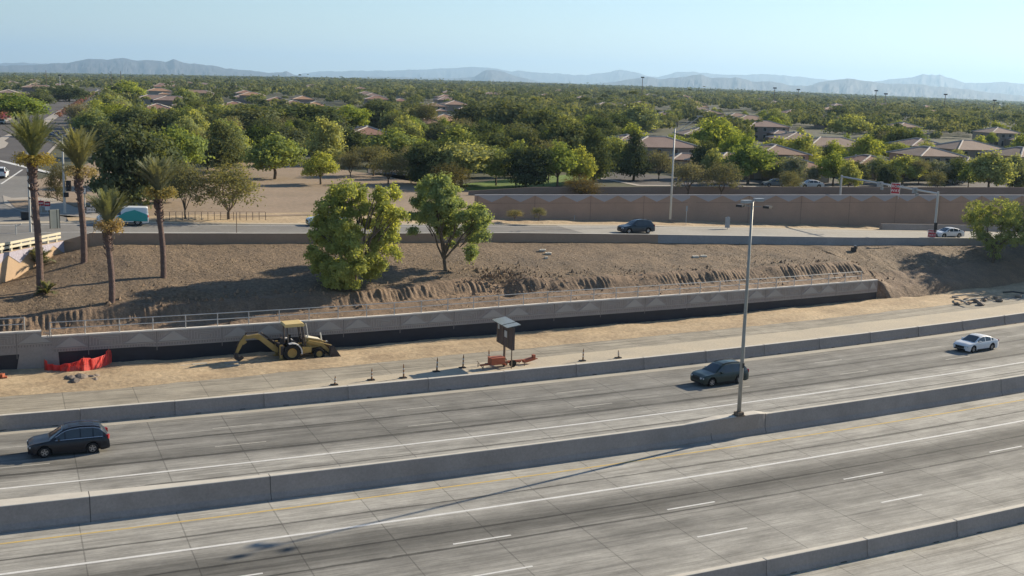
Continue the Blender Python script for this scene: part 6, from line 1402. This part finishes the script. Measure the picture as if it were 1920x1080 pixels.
# far woods: every crown its own lobes of leaves, in one mesh
def far_field(d0, d1, cell, nq, ls, xr=(-60, 1980)):
    out = []; tint = []
    az0, az1 = (xr[0]-960)/FPX, (xr[1]-960)/FPX; area = .5*(d1*d1-d0*d0)*(math.atan(az1)-math.atan(az0)); n = int(area/cell)
    for k in range(n):
        d = math.sqrt(R_.uniform(d0*d0, d1*d1)); a = R_.uniform(math.atan(az0), math.atan(az1)); x, y = d*math.sin(a), d*math.cos(a); z = ZN+rise(x, y)
        h = R_.uniform(4.2, 8.5)*(1.45 if R_.random() < .06 else 1); wd = h*R_.uniform(.7, 1.35)
        if d < 900 and blocked((x, y, z), wd, h*.8): continue
        c_s = x*ES[0]+y*ES[1]
        if -41 < c_s < -9 and y < 1000: continue
        pal = R_.random() < .02
        nl = 4; L = [(x+R_.gauss(0, .18)*wd, y+R_.gauss(0, .18)*wd, z+h*R_.uniform(.38, .68), wd*.30, wd*.30, h*.30) for _ in range(nl)]
        if pal: L = [(x, y, z+h*1.35, 1.6, 1.6, .8)]; 
        L = np.array(L); pick = NR.randint(0, len(L), nq); dd = NR.randn(nq, 3); dd /= np.linalg.norm(dd, axis=1, keepdims=True); dd[:, 2] = np.abs(dd[:, 2])*.9-.25
        P = L[pick, :3]+dd*L[pick, 3:]*NR.uniform(.75, 1.15, nq)[:, None]; out.append(quads(P, dd+NR.randn(nq, 3)*.25, ls*(1 if not pal else .6), .75)); tint.append(np.full(nq, NR.rand()))
    return out, tint
O1, T1 = far_field(350, 900, 62, 120, 1.25); O2, T2 = far_field(900, 2200, 210, 60, 1.9); O3, T3 = far_field(2200, 7000, 1500, 26, 4.0)
V = np.concatenate(O1+O2+O3); T = np.concatenate(T1+T2+T3)
tag(new_obj('far_woods', fastmesh('far_woods', V, 4, L_far, tint=T)), 'endless green treetops reaching to the horizon', 'woods', kind='stuff')
# far poles and masts against the sky
for x, yb, yt, lb in ((208, 160, 134, 'dark power pole against the left mountains, left one'), (226, 158, 133, 'dark power pole against the left mountains, right one'), (86, 155, 132, 'thin pole above the far left roofs'), (112, 152, 141, 'white mast above the far left roofs'), (1453, 172, 165, 'far floodlight mast right of centre'), (1497, 178, 168, 'far floodlight mast second from the left'), (1643, 183, 170, 'taller far floodlight mast'), (1661, 184, 176, 'short far floodlight mast'), (1773, 190, 177, 'far floodlight mast on the right'), (1865, 197, 188, 'far dark pole near the right edge'), (1205, 153, 145, 'far thin mast in the centre')):
    d = 900; v = ray(x, yt); a = v[:2]/np.linalg.norm(v[:2])*d; zt_ = CAMZ+v[2]/np.linalg.norm(v[:2])*d; t = thing('mast', lb, 'pole', (a[0], a[1], ZN), 0)
    m = MB(); hh = zt_-ZN; m.tube([(0, 0, 0), (0, 0, hh)], [.28, .2], 6); m.build('pole', M_sgw if x == 112 else M_rust, t)
    if yt > 140: m = MB(); m.box((0, 0, hh), (2.6, .4, .9)); m.build('head', M_dark, t)

# ------------------------------------------------------------------ mountains
def mountain(name, ridge, dist, depth, col, seed, zb=-60, jag=1.0):
    X = np.arange(ridge[0][0], ridge[-1][0]+.1, 2.5); n = len(X); Y = np.interp(X, [a for a, b in ridge], [b for a, b in ridge]); rows = 22; m = MB()
    pts = []
    for j in range(rows):
        f = j/(rows-1)*2-1   # -1 front foot .. 0 ridge .. 1 back foot
        for i in range(n):
            y_ = Y[i]-jag*2.2*fbm(X[i]*.09, 0, 3, seed); v = ray(X[i], y_); hl = np.linalg.norm(v[:2]); zr_ = CAMZ+v[2]/hl*dist
            g = abs(f); dd = dist+f*depth; hz = zb+(zr_-zb)*(1-g)**(1.1)
            sp_ = (fbm(X[i]*.07+.6*f, f*3.5, 4, seed+3))*(zr_-zb)*.3*math.sin(math.pi*min(1, g*1.05)); hz += sp_*(1 if g > .02 else 0)
            pts.append((v[0]/hl*dd, v[1]/hl*dd, hz if g < .98 else zb))
    m.add(pts, [(j*n+i, j*n+i+1, (j+1)*n+i+1, (j+1)*n+i) for j in range(rows-1) for i in range(n-1)])
    o = m.build(name, mat('rock_'+name, col, var=.35, scale=.0012, fine=.2), smooth=False); tag(o, kind='structure'); return o
mountain('mountains', [(-300, 150), (-120, 122), (0, 122), (60, 121), (95, 118), (130, 116), (150, 112), (165, 109), (200, 110), (230, 106), (255, 112), (285, 111), (310, 115), (325, 109), (345, 116), (395, 121), (425, 127), (470, 131), (505, 136), (530, 134), (537, 132), (552, 139), (580, 143)], 15000, 3500, (.055, .05, .06), 1)
mountain('mountains', [(-300, 118), (0, 118), (40, 116), (70, 118), (110, 117), (200, 125), (300, 135)], 22000, 4000, (.06, .055, .065), 2)
mountain('mountains', [(560, 138), (600, 133), (660, 132), (720, 131), (780, 129), (830, 127), (880, 124), (900, 124), (930, 127), (960, 133), (973, 131), (1000, 134), (1050, 136), (1075, 140), (1100, 139), (1130, 135), (1165, 129), (1190, 133), (1215, 141), (1235, 143), (1270, 133), (1300, 133), (1340, 137), (1380, 139), (1430, 137), (1460, 139), (1500, 142), (1560, 149)], 24000, 5000, (.06, .055, .065), 3)
mountain('mountains', [(600, 146), (700, 143), (860, 146), (890, 143), (905, 133), (915, 129), (930, 129), (945, 133), (960, 139), (985, 146), (1010, 152), (1100, 156)], 15500, 3000, (.055, .05, .055), 4)
mountain('mountains', [(1100, 158), (1160, 151), (1200, 144), (1215, 142), (1235, 147), (1280, 143), (1300, 138), (1315, 138), (1335, 145), (1370, 144), (1380, 142), (1410, 151), (1450, 151), (1480, 158), (1510, 160), (1550, 150), (1570, 147), (1590, 146), (1620, 149), (1660, 155), (1720, 156), (1760, 161), (1810, 166), (1860, 173), (1900, 177), (2000, 186), (2200, 200)], 13500, 3000, (.055, .05, .06), 5)
mountain('mountains', [(1560, 156), (1640, 152), (1680, 146), (1710, 142), (1722, 140), (1731, 136), (1742, 139), (1748, 137), (1756, 139), (1763, 137), (1770, 141), (1790, 147), (1810, 154), (1850, 153), (1880, 152), (1920, 155), (2100, 158)], 21000, 4000, (.06, .055, .065), 6)

# ------------------------------------------------------------------ haze
m = MB(); m.box((5000, 19000, 390), (64000, 50000, 1000))
hz = m.build('haze', (hm := D.materials.new('air')))
hm.use_nodes = True; nt = hm.node_tree; nt.nodes.remove(nt.nodes['Principled BSDF']); pv = nt.nodes.new('ShaderNodeVolumePrincipled')
pv.inputs['Color'].default_value = (.46, .68, .93, 1); pv.inputs['Density'].default_value = .00006; pv.inputs['Anisotropy'].default_value = .3
nt.links.new(pv.outputs[0], nt.nodes['Material Output'].inputs['Volume']); tag(hz, kind='stuff')
